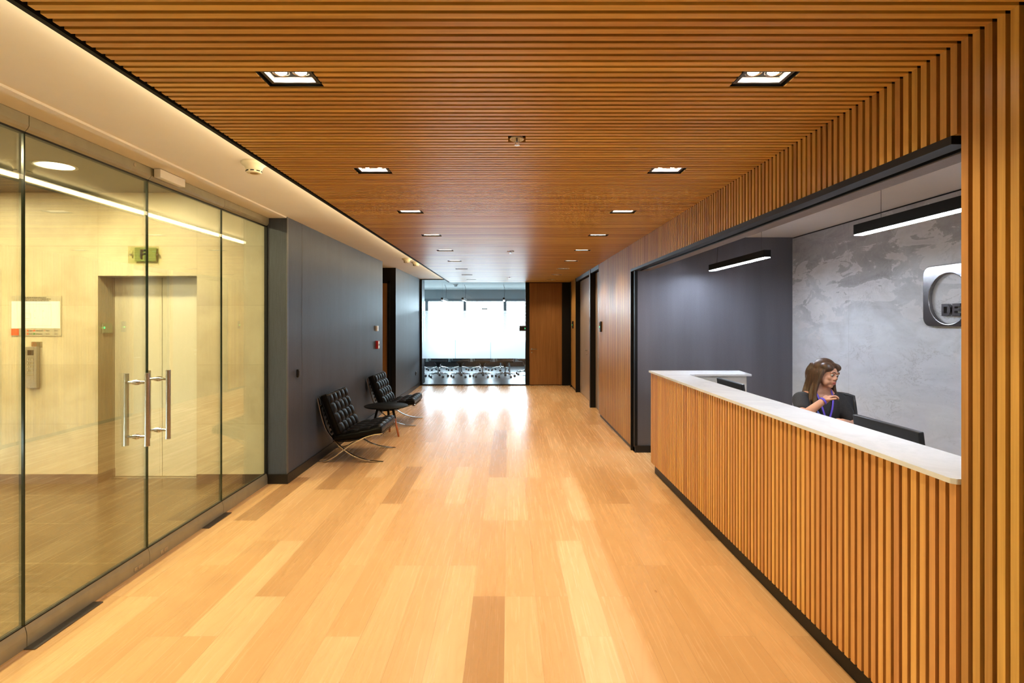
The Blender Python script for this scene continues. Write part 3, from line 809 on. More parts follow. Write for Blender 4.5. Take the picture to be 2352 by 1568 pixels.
detector(-1.655, 9.95, ZW, 'far cream smoke detector on the white ceiling, right one of the close pair')
detector(-1.60, 17.0, ZM, 'small grey detector on the meeting room ceiling', M_whiteplastic)

# outside the window: pale building and tower crane
M_bld = plain('facade paled by glare', (.8, .8, .8), .8); M_crane = plain('crane paled by glare', (.7, .7, .68), .6)  # glare of the blown-out sky put into these pale colours
t = thing('office_building', 'pale building with a dark window band outside the meeting room window', 'building', (6.0, 95, -30))
MB().box(-3, 9, 0, 12, 0, 35.2).build('facade', M_bld, t)
MB().box(-2.6, 8.6, -.1, 0, 33.6, 34.3).box(-2.6, 8.6, -.1, 0, 29, 30.2).build('window_band', plain('grey blue glazing', (.45, .5, .55), .3), t)
t = thing('tower_crane', 'faint tower crane against the bright sky outside the meeting room window', 'crane', (-1.7, 90, -30))
mb = MB()
for s1 in (-.3, .3):
    for s2 in (-.3, .3): mb.box(s1-.05, s1+.05, s2-.05, s2+.05, 0, 34.2)
for i in range(34): mb.box(-.3, .3, -.34, -.28, i, i+.08); mb.tube([(-.3, -.3, i), (.3, -.3, i+1)], .04, 4)
mb.build('mast', M_crane, t)
MB().box(-2.6, -.2, -.3, .3, 33.4, 33.9).box(-2.6, -1.6, -.3, .3, 32.6, 33.6).build('counterweight', M_crane, t)
MB().box(.2, 9, -.05, .05, 33.6, 33.7).box(.2, 8, -.05, .05, 34.1, 34.18).build('jib', M_crane, t)
struct('ground', MB().box(-200, 200, 30, 260, -30.2, -30), plain('ground', (.4, .4, .38), .9))

# ------------------------------------------------------------------ recessed twin downlights
def downlight():
    t = thing('recessed_downlight', '', 'ceiling light')
    w, l, d = .113, .071, .085
    # black box set in the opening between the slats
    mb = MB()
    mb.box(-w, -w+.003, -l, l, .004, d).box(w-.003, w, -l, l, .004, d).box(-w, w, -l, -l+.003, .004, d).box(-w, w, l-.003, l, .004, d).box(-w, w, -l, l, d, d+.003)
    mb.build('housing', M_blackmat, t)
    # rim frame
    o = [(-.100, -.062), (.100, -.062), (.100, .062), (-.100, .062)]; i = [(-.086, -.048), (.086, -.048), (.086, .048), (-.086, .048)]
    MB().ring(o, i, 'z', .010, .016).build('frame', M_greyplastic, t)
    # bright flared inner reflector
    vs = []; fs = []
    top = [(-.080, -.040), (.080, -.040), (.080, .040), (-.080, .040)]
    for (x, y) in i: vs.append((x, y, .012))
    for (x, y) in top: vs.append((x, y, .052))
    for q in range(4): fs.append((q, (q+1) % 4, 4+(q+1) % 4, 4+q))
    MB().add(vs, fs).build('reflector', M_reflector, t)
    MB().box(-.08, .08, -.04, .04, .052, .055).build('lamp_plate', M_blackmat, t)
    for s_ in (-1, 1):
        r = MB().lathe([(.034, .034), (.036, .036), (.036, .052), (.030, .052), (.030, .036)], c=(s_*.040, 0, -.006), n=24, hollow=True).build('lamp_ring', M_chrome, t)
        MB().lathe([(0, .021), (.012, .0225), (.020, .027), (.025, .035), (0, .036)], c=(s_*.040, 0, 0), n=20).build('lamp_lens', M_lens, t)
    return t
dl = downlight(); n = 0
for s_, x in enumerate(LX):
    for k_, y in enumerate(LY):
        o = dl if n == 0 else copy_tree(dl); n += 1
        o.location = (x, y, ZC)
        tag(o, 'twin recessed downlight in the slatted ceiling, %s row, %s from the viewpoint' % (('left', 'right')[s_], ORD[k_]), 'ceiling light', 'twin recessed downlights')
        light('downlight_beam', 'SPOT', (0, 0, .012), LAMP_W, WARM, size=.010, spot=math.radians(128), blend=.75, parent=o)
for x in LX:  # unseen lamps behind the camera, added to light the near area
    for y in (2.23-1.364, 2.23-2*1.364, 2.23-3*1.364):
        light('downlight_beam', 'SPOT', (x, y, ZC-.004), LAMP_W, WARM, size=.03, spot=math.radians(128), blend=.75)

# sprinklers
for (x, y), lab in zip(SPR, ('sprinkler head with white disc in the slatted ceiling, nearest one', 'small sprinkler head in the slatted ceiling midway down the corridor', 'tiny sprinkler head in the slatted ceiling near the far glass front')):
    t = thing('sprinkler', lab, 'sprinkler', (x, y, ZC), 0, 'ceiling sprinklers')
    MB().box(-.047, .047, -.047, .047, .028, .031).build('recess_plate', M_blackmat, t)
    MB().lathe([(0, .028), (.022, .028), (.034, .012), (.038, .002), (.036, 0), (.030, .006), (.018, .018), (0, .018)][::-1], n=32).build('escutcheon', M_whiteplastic, t)
    MB().cyl((0, 0, .018), (0, 0, -.010), .006, n=12).build('nozzle', M_darksteel, t)
    mb = MB()
    for s_ in (-1, 1): mb.tube([(s_*.009, 0, .016), (s_*.014, 0, -.004), (s_*.004, 0, -.026)], .002, 6)
    mb.build('frame_arm', M_chrome, t)
    mb = MB().cyl((0, 0, -.026), (0, 0, -.029), .006, n=16)
    for q in range(12):
        a = 2*PI*q/12; mb.cbox((math.cos(a)*.011, math.sin(a)*.011, -.029), (.011, .0035, .0015), Matrix.Rotation(a, 3, 'Z'))
    mb.build('deflector', M_chrome, t)

# ------------------------------------------------------------------ lift lobby fittings
t = thing('lobby_downlight', 'round bright downlight in the lobby ceiling behind the glass', 'ceiling light', (-3.77, 4.63, 2.94))
MB().lathe([(.125, -.004), (.150, -.004), (.150, .0), (.125, .0)], n=40, hollow=True).build('rim', M_whiteplastic, t)
MB().lathe([(0, -.003), (.126, -.003), (.126, -.001), (0, -.001)], n=40).build('lens', M_lobbylamp, t)
_l = light('lobby_lamp', 'AREA', (0, 0, -.004), LOBBY_W, (1, .88, .60), size=.24, parent=t); _l.data.shape = 'DISK'
for x, y in ((-3.77, 2.9), (-3.77, 1.2), (-3.77, -.5), (-5.6, 4.63), (-5.6, 2.9), (-5.6, 1.2)):  # further lamps out of view, added to brighten the lobby
    _l = light('lobby_lamp', 'AREA', (x, y, 2.936), LOBBY_W, (1, .88, .60), size=.24); _l.data.shape = 'DISK'
# floor sign
t = thing('floor_sign', 'clear acrylic sign with the black letter F above the lift door', 'sign', (-3.665, Y0, 2.31))
bevel(MB().box(-.155, .155, -.032, -.026, -.085, .085).build('acrylic_plate', M_signglass, t), .001)
MB().box(-.092, .125, -.0255, -.024, -.068, .072).build('green_film', plain('pale green film', (.22, .25, .13), .5), t)
MB().box(-.030, -.013, -.036, -.033, -.042, .052).box(-.013, .030, -.036, -.033, .037, .052).box(-.013, .024, -.036, -.033, .001, .015).build('letter_f', M_black, t)
for x in (-.128, .138): MB().cyl((x, 0, 0), (x, -.038, 0), .009).build('fixing_stud', M_chrome, t)
# evacuation plan
pc = at(84, 725, Y0)
t = thing('evacuation_plan', 'framed building evacuation plan with red corner panel on the stone wall', 'notice', (pc.x, Y0, 1.695))
MB().box(-.255, .255, -.008, 0, -.202, .202).build('backing_board', plain('grey beige board', (.40, .36, .26), .35), t)
MB().box(-.245, .245, -.0095, -.008, -.125, .148).build('plan_sheet', plain('white print', (.78, .77, .74), .4, var=.01), t)
mb = MB()
R = lambda x0, x1, z0, z1: mb.box(x0, x1, -.0105, -.0094, z0, z1)
for (cx, cz, wd) in ((.0, .186, .22), (.0, .170, .30), (.0, .153, .22)):
    x = cx-wd/2; random.seed(int(cz*1000))
    while x < cx+wd/2:
        wl = random.uniform(.008, .03); R(x, x+wl, cz-.003, cz+.003); x += wl+.005
mb.build('title_text', M_black, t)
mb = MB()
G_ = plain('grey plan lines', (.42, .41, .38), .5)
for x0, x1, z0, z1 in ((-.125, .155, .118, .120), (.153, .155, -.10, .120), (-.125, .155, -.10, -.098), (-.127, -.125, -.10, .12), (-.125, -.07, .06, .062), (-.125, -.05, .02, .024), (-.125, -.06, .035, .038), (-.125, -.06, -.03, -.026), (-.125, -.06, -.045, -.042), (-.052, -.050, -.05, .04), (-.125, -.05, .004, .006)):
    R(x0, x1, z0, z1)
for x in (-.01, .075):
    for z in (.05, -.02): R(x-.004, x+.004, z-.004, z+.004)
R(-.238, -.17, .155, .157); R(-.238, -.17, .195, .197); R(-.205, -.203, .157, .195)
mb.build('plan_drawing', G_, t)
M_org = plain('orange red panel', (.75, .10, .03), .5)
mb = MB(); R(-.247, -.172, -.195, -.13); mb.build('warning_panel', M_org, t)
mb = MB(); R(-.09, -.073, -.157, -.140); R(-.09, -.073, -.190, -.173); R(-.025, -.007, -.157, -.140); R(.085, .092, -.153, -.146); mb.build('legend_icon', M_org, t)
mb = MB(); R(-.025, -.007, -.190, -.172); mb.build('legend_icon', plain('green icon', (.03, .25, .06), .5), t)
mb = MB()
for x, wd in ((-.145, .04), (-.065, .03), (.0, .065), (.10, .04), (.19, .03)):
    for z in (-.145, -.152, -.178, -.185): R(x, x+wd, z-.0015, z+.0015)
mb.build('legend_text', plain('dark print', (.1, .09, .07), .5), t)
# intercom
ic = at(84, 849, Y0)
t = thing('entry_keypad', 'steel entry keypad with display and twelve keys on the stone wall', 'keypad', (ic.x-.02, Y0, 1.0))
bevel(MB().box(-.055, .060, -.045, 0, -.03, .385).build('body', M_steel, t), .004)
MB().box(-.032, .028, -.0465, -.045, .30, .352).build('display', M_screen, t)
for r in range(4):
    for c_ in range(3):
        bevel(MB().box(-.036+c_*.022, -.018+c_*.022, -.050, -.045, .247-r*.036, .268-r*.036).build('key', M_alu, t), .001)
bevel(MB().box(-.036, .026, -.050, -.045, .100, .114).build('key', M_alu, t), .001)
t = thing('prohibition_plate', 'small steel plate with a red ring above the entry keypad', 'sign', (ic.x+.005, Y0, 1.405))
MB().box(-.055, .055, -.003, 0, -.03, .03).build('plate', plain('brown steel', (.22, .18, .10), .4, .4), t)
ri = lambda r: [(-.027+r*math.cos(a*PI/10), r*math.sin(a*PI/10)) for a in range(20)]
MB().ring(ri(.023), ri(.019), 'y', -.0045, -.003).add([(-.043, -.004, .016), (-.040, -.004, .019), (-.009, -.004, -.014), (-.012, -.004, -.017)], [(0, 1, 2, 3)]).build('red_ring', plain('dull red', (.35, .08, .02), .5), t)
mb = MB()
for q in range(5): mb.box(.004, .048, -.0042, -.003, -.021+q*.009, -.018+q*.009)
mb.build('text_lines', plain('dark lettering', (.08, .06, .04), .5), t)
# call indicator in the lift jamb
o = MB().box(-4.1385, -4.133, 5.66, 5.80, 1.52, 1.62).build('call_indicator', plain('grey green display', (.30, .33, .20), .3)); tag(o, 'small green-lit call indicator in the lift door reveal', 'display panel')
MB().box(-4.133, -4.131, 5.675, 5.69, 1.565, 1.585).build('status_light', M_green, o)

# ------------------------------------------------------------------ left wall fittings
def wallbox(name, label, cat, y, z, wy, hz, d, mat, x=XL):
    t = thing(name, label, cat, (x, y, z)); return t, bevel(MB().box(0, d, -wy/2, wy/2, -hz/2, hz/2).build('housing', mat, t), min(.004, d*.3))
yk = -XL*F/(VX-683)
t, _ = wallbox('wall_switch', 'small black switch on the dark left wall before the near tufted chair', 'switch', yk, 1.65-(857-VY)/F*yk, .05, .085, .022, M_plastic)
MB().box(.022, .026, -.014, .014, -.025, .025).build('rocker', M_greyplastic, t)
yk = 9.40
t, _ = wallbox('wall_sensor', 'white square device on the left wall above the red fire alarm', 'sensor', yk, 1.65-(754-VY)/F*yk, .09, .088, .032, M_whiteplastic)
MB().box(.032, .034, -.02, .02, -.02, .02).build('cover', M_whiteplastic, t)
yk = 9.42
t, _ = wallbox('fire_alarm', 'red fire alarm call point on the left wall', 'fire alarm', yk, 1.65-(791.5-VY)/F*yk, .11, .135, .042, M_red)
MB().box(.0421, .0440, -.045, .045, -.058, .058).build('front_label', M_whiteplastic, t)
MB().box(.044, .047, -.02, .02, -.016, .016).build('break_glass', M_black, t)
yk = 13.45
t, _ = wallbox('wall_socket', 'double black socket low on the far left wall', 'socket', yk, .37, .15, .09, .012, M_plastic)
for s_ in (-1, 1): MB().cyl((.012, s_*.035, 0), (.016, s_*.035, 0), .022, n=16).build('outlet', M_greyplastic, t)

# ------------------------------------------------------------------ reception desk
desk = thing('reception_desk', 'long oak-slatted reception desk with white marble top on the right', 'reception desk', (0, 0, 0))
XD = 1.555; YD0, YD1 = 1.925, 6.05
mb = MB(); slats_y(mb, YD0, YD1, XD, .106, 1.082, depth=.028, phase=.0)
mb.build('slatted_front', M_deskslat, desk)
MB().box(XD+.028, XD+.045, YD0, YD1, .106, 1.082).box(XD+.03, 2.50, YD1-.02, YD1, .106, 1.082).build('front_panel', M_backing, desk)
MB().box(1.587, 1.63, 1.96, 6.0, 0, .106).box(1.63, 2.45, 5.98, 6.0, 0, .106).build('toe_kick', M_black, desk)
o = MB().prism([(1.553, YD0-.005), (1.54, YD0+.01), (1.54, 6.08), (2.53, 6.08), (2.48, 5.65), (1.90, 5.65), (1.83, 5.60), (1.83, YD0-.005)], 'z', 1.082, 1.101).build('marble_top', M_marble, desk); bevel(o, .003, 3)
M_wlam = plain('white laminate', (.72, .72, .72), .4, var=.01)
MB().box(1.80, 2.44, 5.68, 5.70, .0, 1.082).box(2.42, 2.44, 5.70, 6.03, 0, 1.082).box(1.60, 1.62, 1.95, 5.68, 0.11, 1.082).build('side_panel', M_wlam, desk)
bevel(MB().box(1.62, 2.24, 1.96, 5.66, .715, .74).build('work_surface', M_wlam, desk), .002)
MB().box(2.20, 2.22, 1.97, 2.0, 0, .715).box(2.1, 2.2, 3.9, 3.93, 0, .715).build('support_leg', M_wlam, desk)

def monitor(label, x, y0, y1, ztop, tilt=.12):
    cyv = (y0+y1)/2; w = y1-y0; h = w*.62
    t = thing('monitor', label, 'monitor', (x, cyv, .7405), 0, 'desk monitors')
    R_ = Matrix.Rotation(-tilt, 3, 'Y'); zc = ztop-.7405-h/2
    c = Vector((.03, 0, zc))
    bevel(MB().cbox(c, (.028, w, h), R_).build('back_shell', M_plastic, t), .006, 2)
    MB().cbox(c+R_ @ Vector((.0145, 0, 0)), (.002, w-.02, h-.02), R_).build('screen', M_screen, t)
    MB().cbox(c+R_ @ Vector((-.024, 0, -.02)), (.024, w*.55, h*.5), R_, bev=.01).build('rear_bulge', M_plastic, t)
    MB().box(-.035, -.005, -.03, .03, .01, zc).build('stand_neck', M_plastic, t)
    MB().cbox((.0, 0, .007), (.18, .24, .014), bev=.006).build('stand_foot', M_plastic, t)
    return t
monitor('black monitor seen from behind over the counter, near the far corner of the desk', 1.955, 4.64, 5.20, 1.118)
monitor('large black monitor seen from behind over the counter, near the pillar', 2.03, 2.74, 3.27, 1.100)

# linear pendants of the reception
pend_lin('far black linear pendant glowing white, in front of the charcoal wall', 2.385, 5.18, 6.60, 2.236, .068, .072, 2.688, 'reception pendants', M_pend, (.12, 1.30), 1.25)
pend_lin('near black linear pendant glowing white, in front of the marble wall, cut by the pillar', 2.385, 2.40, 3.835, 2.236, .068, .072, 2.688, 'reception pendants', M_pend, (.15, 1.20))

# steel sign on the marble wall
t = thing('wall_sign', 'brushed steel rounded square sign with round cut-out and dark letters DE on marble', 'sign', (3.56, 4.452, 1.845))
def sq(w2, y0, y1, z0, z1, r, n=16):
    pts = []
    for q, (cy_, cz_) in enumerate(((y1-r, z1-r), (y0+r, z1-r), (y0+r, z0+r), (y1-r, z0+r))):
        for k_ in range(n):
            a = q*PI/2+k_/(n-1)*PI/2; pts.append((cy_+r*math.cos(a), cz_+r*math.sin(a)))
    out = []
    for i, p in enumerate(pts):
        nx_ = pts[(i+1) % len(pts)]; out.append(p)
        if math.dist(p, nx_) > .05: out += [(p[0]+(nx_[0]-p[0])*k_/12, p[1]+(nx_[1]-p[1])*k_/12) for k_ in range(1, 12)]
    return out
outer = sq(0, -.268, .268, -.244, .256, .075)
def cang(p, c): return math.atan2(p[1]-c[1], p[0]-c[0])
cc = (0, -.021); inner = [(cc[0]+.204*math.cos(cang(p, cc)), cc[1]+.204*math.sin(cang(p, cc))) for p in outer]
o = MB().ring(outer, inner, 'x', -.034, -.002).build('steel_plate', plain('brushed dark steel', (.26, .25, .255), .24, 1, var=.1, scale=60), t); bevel(o, .006, 3)
for yy, zz in ((.2, .2), (-.2, .2), (.22, -.2), (-.22, -.2)): MB().cyl((-.006, yy, zz), (0, yy, zz), .006).build('fixing_pin', M_steel, t)
mb = MB()
def ybox(y0, y1, z0, z1): mb.box(-.055, -.015, -y1, -y0, z0, z1)    # y to the right as read
z0, z1 = -.160, -.062; y = -.062
def dd(yl): 
    o_ = []; i_ = []
    for a in range(9):
        th = PI/2-a*PI/8; o_.append((yl+.045+.045*math.cos(th), (z0+z1)/2+.049*math.sin(th))); i_.append((yl+.048+.018*math.cos(th), (z0+z1)/2+.026*math.sin(th)))
    o_ += [(yl, z0), (yl, (z0+z1)/2), (yl, z1)]; i_ += [(yl+.022, z0+.023), (yl+.022, (z0+z1)/2), (yl+.022, z1-.023)]
    f = lambda L: [(-a, b) for a, b in L]
    return f(o_), f(i_)
a_, b_ = dd(-.070); mb.ring(a_, b_, 'x', -.030, -.003); mb.build('letter_d', M_darksteel, t)
mb = MB()
mb.box(-.030, -.003, -.062, -.040, z0, z1).box(-.030, -.003, -.115, -.062, z0, z0+.022).box(-.030, -.003, -.115, -.062, z1-.022, z1).box(-.030, -.003, -.105, -.062, -.121, -.101)
mb.build('letter_e', M_darksteel, t)

# ------------------------------------------------------------------ tufted lounge chairs
def cushion(fn, L, Wd, nu, nv, T, name, parent):
    """fn(u,v,h) maps length, width, height to xyz. tufted on the +h face"""
    ru, rv = nu*8, nv*8; vs = []; fs = []
    def rows(top):
        for i in range(ru+1):
            for j in range(rv+1):
                u = i/ru; v = j/rv
                cu = abs(math.sin(PI*u*nu)); cv = abs(math.sin(PI*v*nv))
                puff = (min(1, cu*1.0+.0)**.42)*(cv**.42)
                eu = min(u, 1-u)*L; ev = min(v, 1-v)*Wd; e = min(eu, ev)
                rnd = .022*(1-math.sqrt(max(0, 1-(1-min(1, e/.03))**2)))
                h = (T-.020+.024*puff-rnd) if top else rnd*.9-.003*puff
                ins = .0
                vs.append(fn(u*L, (v-.5)*Wd, h))
    rows(True); n = (ru+1)*(rv+1); rows(False); w = rv+1
    for i in range(ru):
        for j in range(rv):
            a = i*w+j; fs.append((a, a+w, a+w+1, a+1)); fs.append((n+a, n+a+1, n+a+w+1, n+a+w))
    for i in range(ru): a = i*w; b = a+rv; fs += [(a, n+a, n+a+w, a+w), (b, b+w, n+b+w, n+b)]
    for j in range(rv): a = j; b = ru*w+j; fs += [(a, a+1, n+a+1, n+a), (b, n+b, n+b+1, b+1)]
    c = MB().add(vs, fs, True).build(name, M_leather, parent)
    mb = MB()
    for i in range(1, nu):
        for j in range(1, nv):
            p = fn(i/nu*L, (j/nv-.5)*Wd, T-.018); mb.ell(p, (.009, .009, .009), nu=10, nv=6)
    mb.build('buttons', M_leather, c)
    mb = MB()
    for h in (.010, T-.03):
        path = [fn(0+.002, (-.5)*Wd, h), fn(L, -.5*Wd, h), fn(L, .5*Wd, h), fn(0, .5*Wd, h), fn(0, -.5*Wd, h)]
        mb.tube(path, .0035, 6)
    mb.build('piping', M_leather, c)
    return c
def lounge_chair(label):
    t = thing('lounge_chair', label, 'lounge chair', group='tufted lounge chairs')
    Wd = .75
    back = [(-.368, .745), (-.342, .62), (-.308, .49), (-.258, .36), (-.142, .218), (-.06, .148), (.03, .088), (.12, .048), (.225, .020), (.33, .008), (.395, .006)]
    seat = [(.38, .335), (.30, .325), (.18, .290), (.04, .218), (-.06, .148), (-.16, .075), (-.25, .025), (-.31, .010), (-.375, .006)]
    pb = [(p.x, p.y) for p in smooth_path(back, 5)]; ps = [(p.x, p.y) for p in smooth_path(seat, 5)]
    for s_, ya in ((0, -.375), (1, .340)):
        bevel(MB().bar(pb, .012, ya, ya+.035).build('back_leg', M_chrome, t), .0015)
        bevel(MB().bar(ps, .012, ya, ya+.035).build('seat_leg', M_chrome, t), .0015)
    for (x, z) in ((-.347, .645), (-.15, .235), (.345, .322), (-.175, .235)):
        MB().box(x-.006, x+.006, -.342, .342, z-.015, z+.015).build('cross_bar', M_chrome, t)
    # leather straps
    for i in range(9):
        yy = -.30+i*.075
        MB().bar([(.36, .330), (.18, .28), (.0, .235), (-.16, .225)], .006, yy-.018, yy+.018).build('seat_strap', M_leather, t)
        MB().cyl((.362, yy, .330), (.362, yy, .305), .010, n=10).build('strap_stud', M_darksteel, t)
    for i in range(8):
        z0_ = .30+i*.05; x = -.205-(z0_-.30)*.34
        MB().box(x-.004, x+.002, -.345, .345, z0_-.015, z0_+.015).build('back_strap', M_leather, t)
    # seat cushion, rising to the front
    o0 = Vector((-.185, 0, .238)); o1 = Vector((.385, 0, .342)); du = (o1-o0).normalized(); L = (o1-o0).length; dn = Vector((-du.z, 0, du.x))
    def fs_(u, v, h):
        p = o0+du*u+dn*(h-.012*math.sin(PI*u/L)); return Vector((p.x, v, p.z))
    cushion(fs_, L, Wd, 4, 5, .105, 'seat_cushion', t)
    b0 = Vector((-.170, 0, .300)); b1 = Vector((-.350, 0, .762)); du2 = (b1-b0).normalized(); L2 = (b1-b0).length; dn2 = Vector((du2.z, 0, -du2.x))
    def fb_(u, v, h):
        p = b0+du2*u+dn2*(h-.008*math.sin(PI*u/L2)); return Vector((p.x, v, p.z))
    cushion(fb_, L2, Wd, 4, 5, .115, 'back_cushion', t)
    return t
lc = lounge_chair('near black tufted leather lounge chair with crossed chrome legs, closest to the glass')
lc.location = (-1.845, 6.815, 0)
o = copy_tree(lc); o.location = (-1.835, 9.02, 0)
tag(o, 'far black tufted leather lounge chair behind the round table', 'lounge chair', 'tufted lounge chairs')

t = thing('side_table', 'low round black side table on splayed orange-brown legs between the two lounge chairs', 'table', (-1.753, 7.985, 0))
MB().lathe([(0, .405), (.15, .405), (.302, .413), (.310, .419), (.310, .425), (.306, .428), (0, .428)], n=56).build('tabletop', M_tbltop, t)
for a in (-30, 90, 210):
    dx, dy = math.cos(math.radians(a)), math.sin(math.radians(a))
    top = Vector((dx*.12, dy*.12, .408)); bot = Vector((dx*.235, dy*.235, 0)); mid = top.lerp(bot, .38)
    l = MB().tube([mid, bot], [.0165, .0125], 12).build('leg', M_legwood, t)
    MB().tube([top, mid], [.0175, .0168], 12).build('leg_socket', M_blackmat, l)
for a in (-30, 90, 210):
    dx, dy = math.cos(math.radians(a)), math.sin(math.radians(a))
    MB().tube([(0, 0, .400), (dx*.135, dy*.135, .36)], .004, 6).build('brace', M_blackmat, t)

# ------------------------------------------------------------------ receptionist and her chair
rc = star_chair('')
rc.location = (2.65, 4.55, 0); rc.rotation_euler = (0, 0, -.36)
tag(rc, 'black mesh-backed swivel chair the receptionist sits on', 'office chair')

def skin_mesh(verts, edges, radii, root=0, sub=2):
    me = bpy.data.meshes.new('tmp'); me.from_pydata([tuple(v) for v in verts], edges, []); o = bpy.data.objects.new('tmp', me); COL.objects.link(o)
    m = o.modifiers.new('s', 'SKIN'); m.use_smooth_shade = True
    for i, r in enumerate(radii):
        sv = me.skin_vertices[0].data[i]; sv.radius = (r, r) if isinstance(r, (int, float)) else r; sv.use_root = (i == root)
    s = o.modifiers.new('u', 'SUBSURF'); s.levels = sub; s.render_levels = sub
    dg = bpy.context.evaluated_depsgraph_get(); ev = bpy.data.meshes.new_from_object(o.evaluated_get(dg))
    vs = [tuple(v.co) for v in ev.vertices]; fs = [tuple(p.vertices) for p in ev.polygons]
    bpy.data.objects.remove(o); bpy.data.meshes.remove(me); bpy.data.meshes.remove(ev)
    return vs, fs
def bones(mb, V, E, R):
    for i, v in enumerate(V):
        mb.ell(v, (R[i],)*3, nu=16, nv=10)
    for a, b in E: mb.cyl(V[a], V[b], R[a], R[b], n=16)
def loft(mb, rings, n=32):
    vs = []
    for (z, cx, cy_, rx, ry) in rings:
        for k_ in range(n):
            a = 2*PI*k_/n; vs.append((cx+rx*math.cos(a), cy_+ry*math.sin(a), z))
    fs = [(i*n+k_, i*n+(k_+1) % n, (i+1)*n+(k_+1) % n, (i+1)*n+k_) for i in range(len(rings)-1) for k_ in range(n)]
    fs += [tuple(range(n-1, -1, -1)), tuple(range((len(rings)-1)*n, len(rings)*n))]
    mb.add(vs, fs, True)
TORSO = [(.46, 0, .08, .13, .11), (.52, 0, .10, .175, .135), (.62, 0, .10, .15, .115), (.72, .001, .09, .125, .10), (.84, .003, .06, .142, .106), (.93, .006, .045, .152, .106), (1.0, .01, .038, .150, .086), (1.04, .012, .033, .125, .068), (1.07, .012, .024, .085, .055), (1.09, .012, .018, .052, .046)]
def biggest(me):
    import bmesh
    bm = bmesh.new(); bm.from_mesh(me); seen = set(); parts = []
    for v in bm.verts:
        if v in seen: continue
        st = [v]; seen.add(v); grp = []
        while st:
            a = st.pop(); grp.append(a)
            for e in a.link_edges:
                b = e.other_vert(a)
                if b not in seen: seen.add(b); st.append(b)
        parts.append(grp)
    parts.sort(key=len); print('ISLANDS', me.name, [len(p) for p in parts][-8:])
    for p in parts[:-1]: bmesh.ops.delete(bm, geom=p, context='VERTS')
    bm.to_mesh(me); bm.free(); return me
def fuse(mb, name, mat, parent, voxel=.006, smooth=4):
    o = mb.build(name+'_tmp', None); m = o.modifiers.new('r', 'REMESH'); m.mode = 'VOXEL'; m.voxel_size = voxel; m.use_smooth_shade = True
    s = o.modifiers.new('sm', 'SMOOTH'); s.factor = .5; s.iterations = smooth
    dg = bpy.context.evaluated_depsgraph_get(); me = bpy.data.meshes.new_from_object(o.evaluated_get(dg))
    bpy.data.objects.remove(o); me.name = name
    me = biggest(me)
    me.materials.clear(); me.materials.append(mat); me.polygons.foreach_set('use_smooth', [True]*len(me.polygons))
    n = bpy.data.objects.new(name, me); COL.objects.link(n); n.parent = parent; return n

person = thing('person', 'seated person with long brown hair, black top and violet lanyard behind the reception desk', 'person', (2.49, 4.42, 0))
def hand(mb, wrist, direction, palm_n, curl=.7, side=1, s=.92):
    """hand with palm, four fingers and thumb"""
    d = Vector(direction).normalized(); n_ = Vector(palm_n); n_ = (n_-d*n_.dot(d)).normalized(); u = d.cross(n_)*side   # u to thumb side
    w = Vector(wrist)
    vs = [w, w+d*.035*s, w+d*.075*s]; mb.add(*skin_mesh(vs, [(0, 1), (1, 2)], [(.020, .026), (.018*s, .036*s), (.014*s, .038*s)] if True else 0, 0), True)
    M_ = Matrix((u, n_, d)).transposed()
    mb.ell(w+d*.055*s, (.038*s, .014*s, .045*s), M_, 16, 10)
    for q, (off, ln) in enumerate(((.028, .068), (.010, .078), (-.009, .072), (-.027, .056))):
        b = w+d*.085*s+u*off*s; pts = [b-d*.02*s, b]; ang = curl*.5; p = b; seg = [ln*.45, ln*.30, ln*.25]
        for k_ in range(3):
            dirv = d*math.cos(ang)+n_*math.sin(ang); p = p+dirv*seg[k_]*s; pts.append(p); ang += curl*(.75+.08*q)
        mb.add(*skin_mesh(pts, [(i, i+1) for i in range(4)], [.0095*s, .0092*s, .0085*s, .0078*s, .0068*s], 0), True)
    b = w+d*.025*s+u*.026*s; t1 = b+(d*.6+u*.75+n_*.25).normalized()*.034*s; t2 = t1+(d*.85+u*.25+n_*.35).normalized()*.030*s; t3 = t2+(d*.9-u*.1+n_*.35).normalized()*.022*s
    mb.add(*skin_mesh([b, t1, t2, t3], [(0, 1), (1, 2), (2, 3)], [.013*s, .011*s, .0098*s, .008*s], 0), True)
# joints (local to the person; x right in the photo, y away)
PEL = (0, .10, .53); WAI = (0, .09, .70); CH = (.005, .05, .89); UP = (.01, .035, 1.02); NK = (.012, .01, 1.10); NK2 = (.018, -.008, 1.155)
SR = (-.140, .035, 1.012); ER = (-.235, -.17, .915); WR = (-.125, -.235, 1.035)      # image left arm, hand raised towards the chin
SL = (.155, .04, 1.01); EL = (.235, -.06, .815); WL = (.03, -.235, .885)            # image right arm laid across
body = MB()
V = [PEL, WAI, CH, UP, NK, NK2, (-.09, .04, 1.045), SR, ER, WR, (.10, .04, 1.045), SL, EL, WL,
     (-.09, .06, .52), (-.12, -.30, .53), (-.13, -.32, .12), (.09, .06, .52), (.12, -.30, .53), (.12, -.34, .12), (-.13, -.44, .045), (.12, -.46, .045)]
E = [(0, 1), (1, 2), (2, 3), (3, 4), (4, 5), (3, 6), (6, 7), (7, 8), (8, 9), (3, 10), (10, 11), (11, 12), (12, 13), (0, 14), (14, 15), (15, 16), (0, 17), (17, 18), (18, 19), (16, 20), (19, 21)]
Rr = [.15, .115, .125, .10, .052, .047, .06, .052, .036, .024, .06, .052, .036, .024, .085, .062, .038, .085, .062, .038, .03, .03]
bones(body, V[4:14], [(a-4, b-4) for a, b in E if 4 <= a < 14 and 4 <= b < 14]+[(2, 0), (6, 0)], [.052, .047, .045, .050, .038, .025, .045, .050, .038, .025])
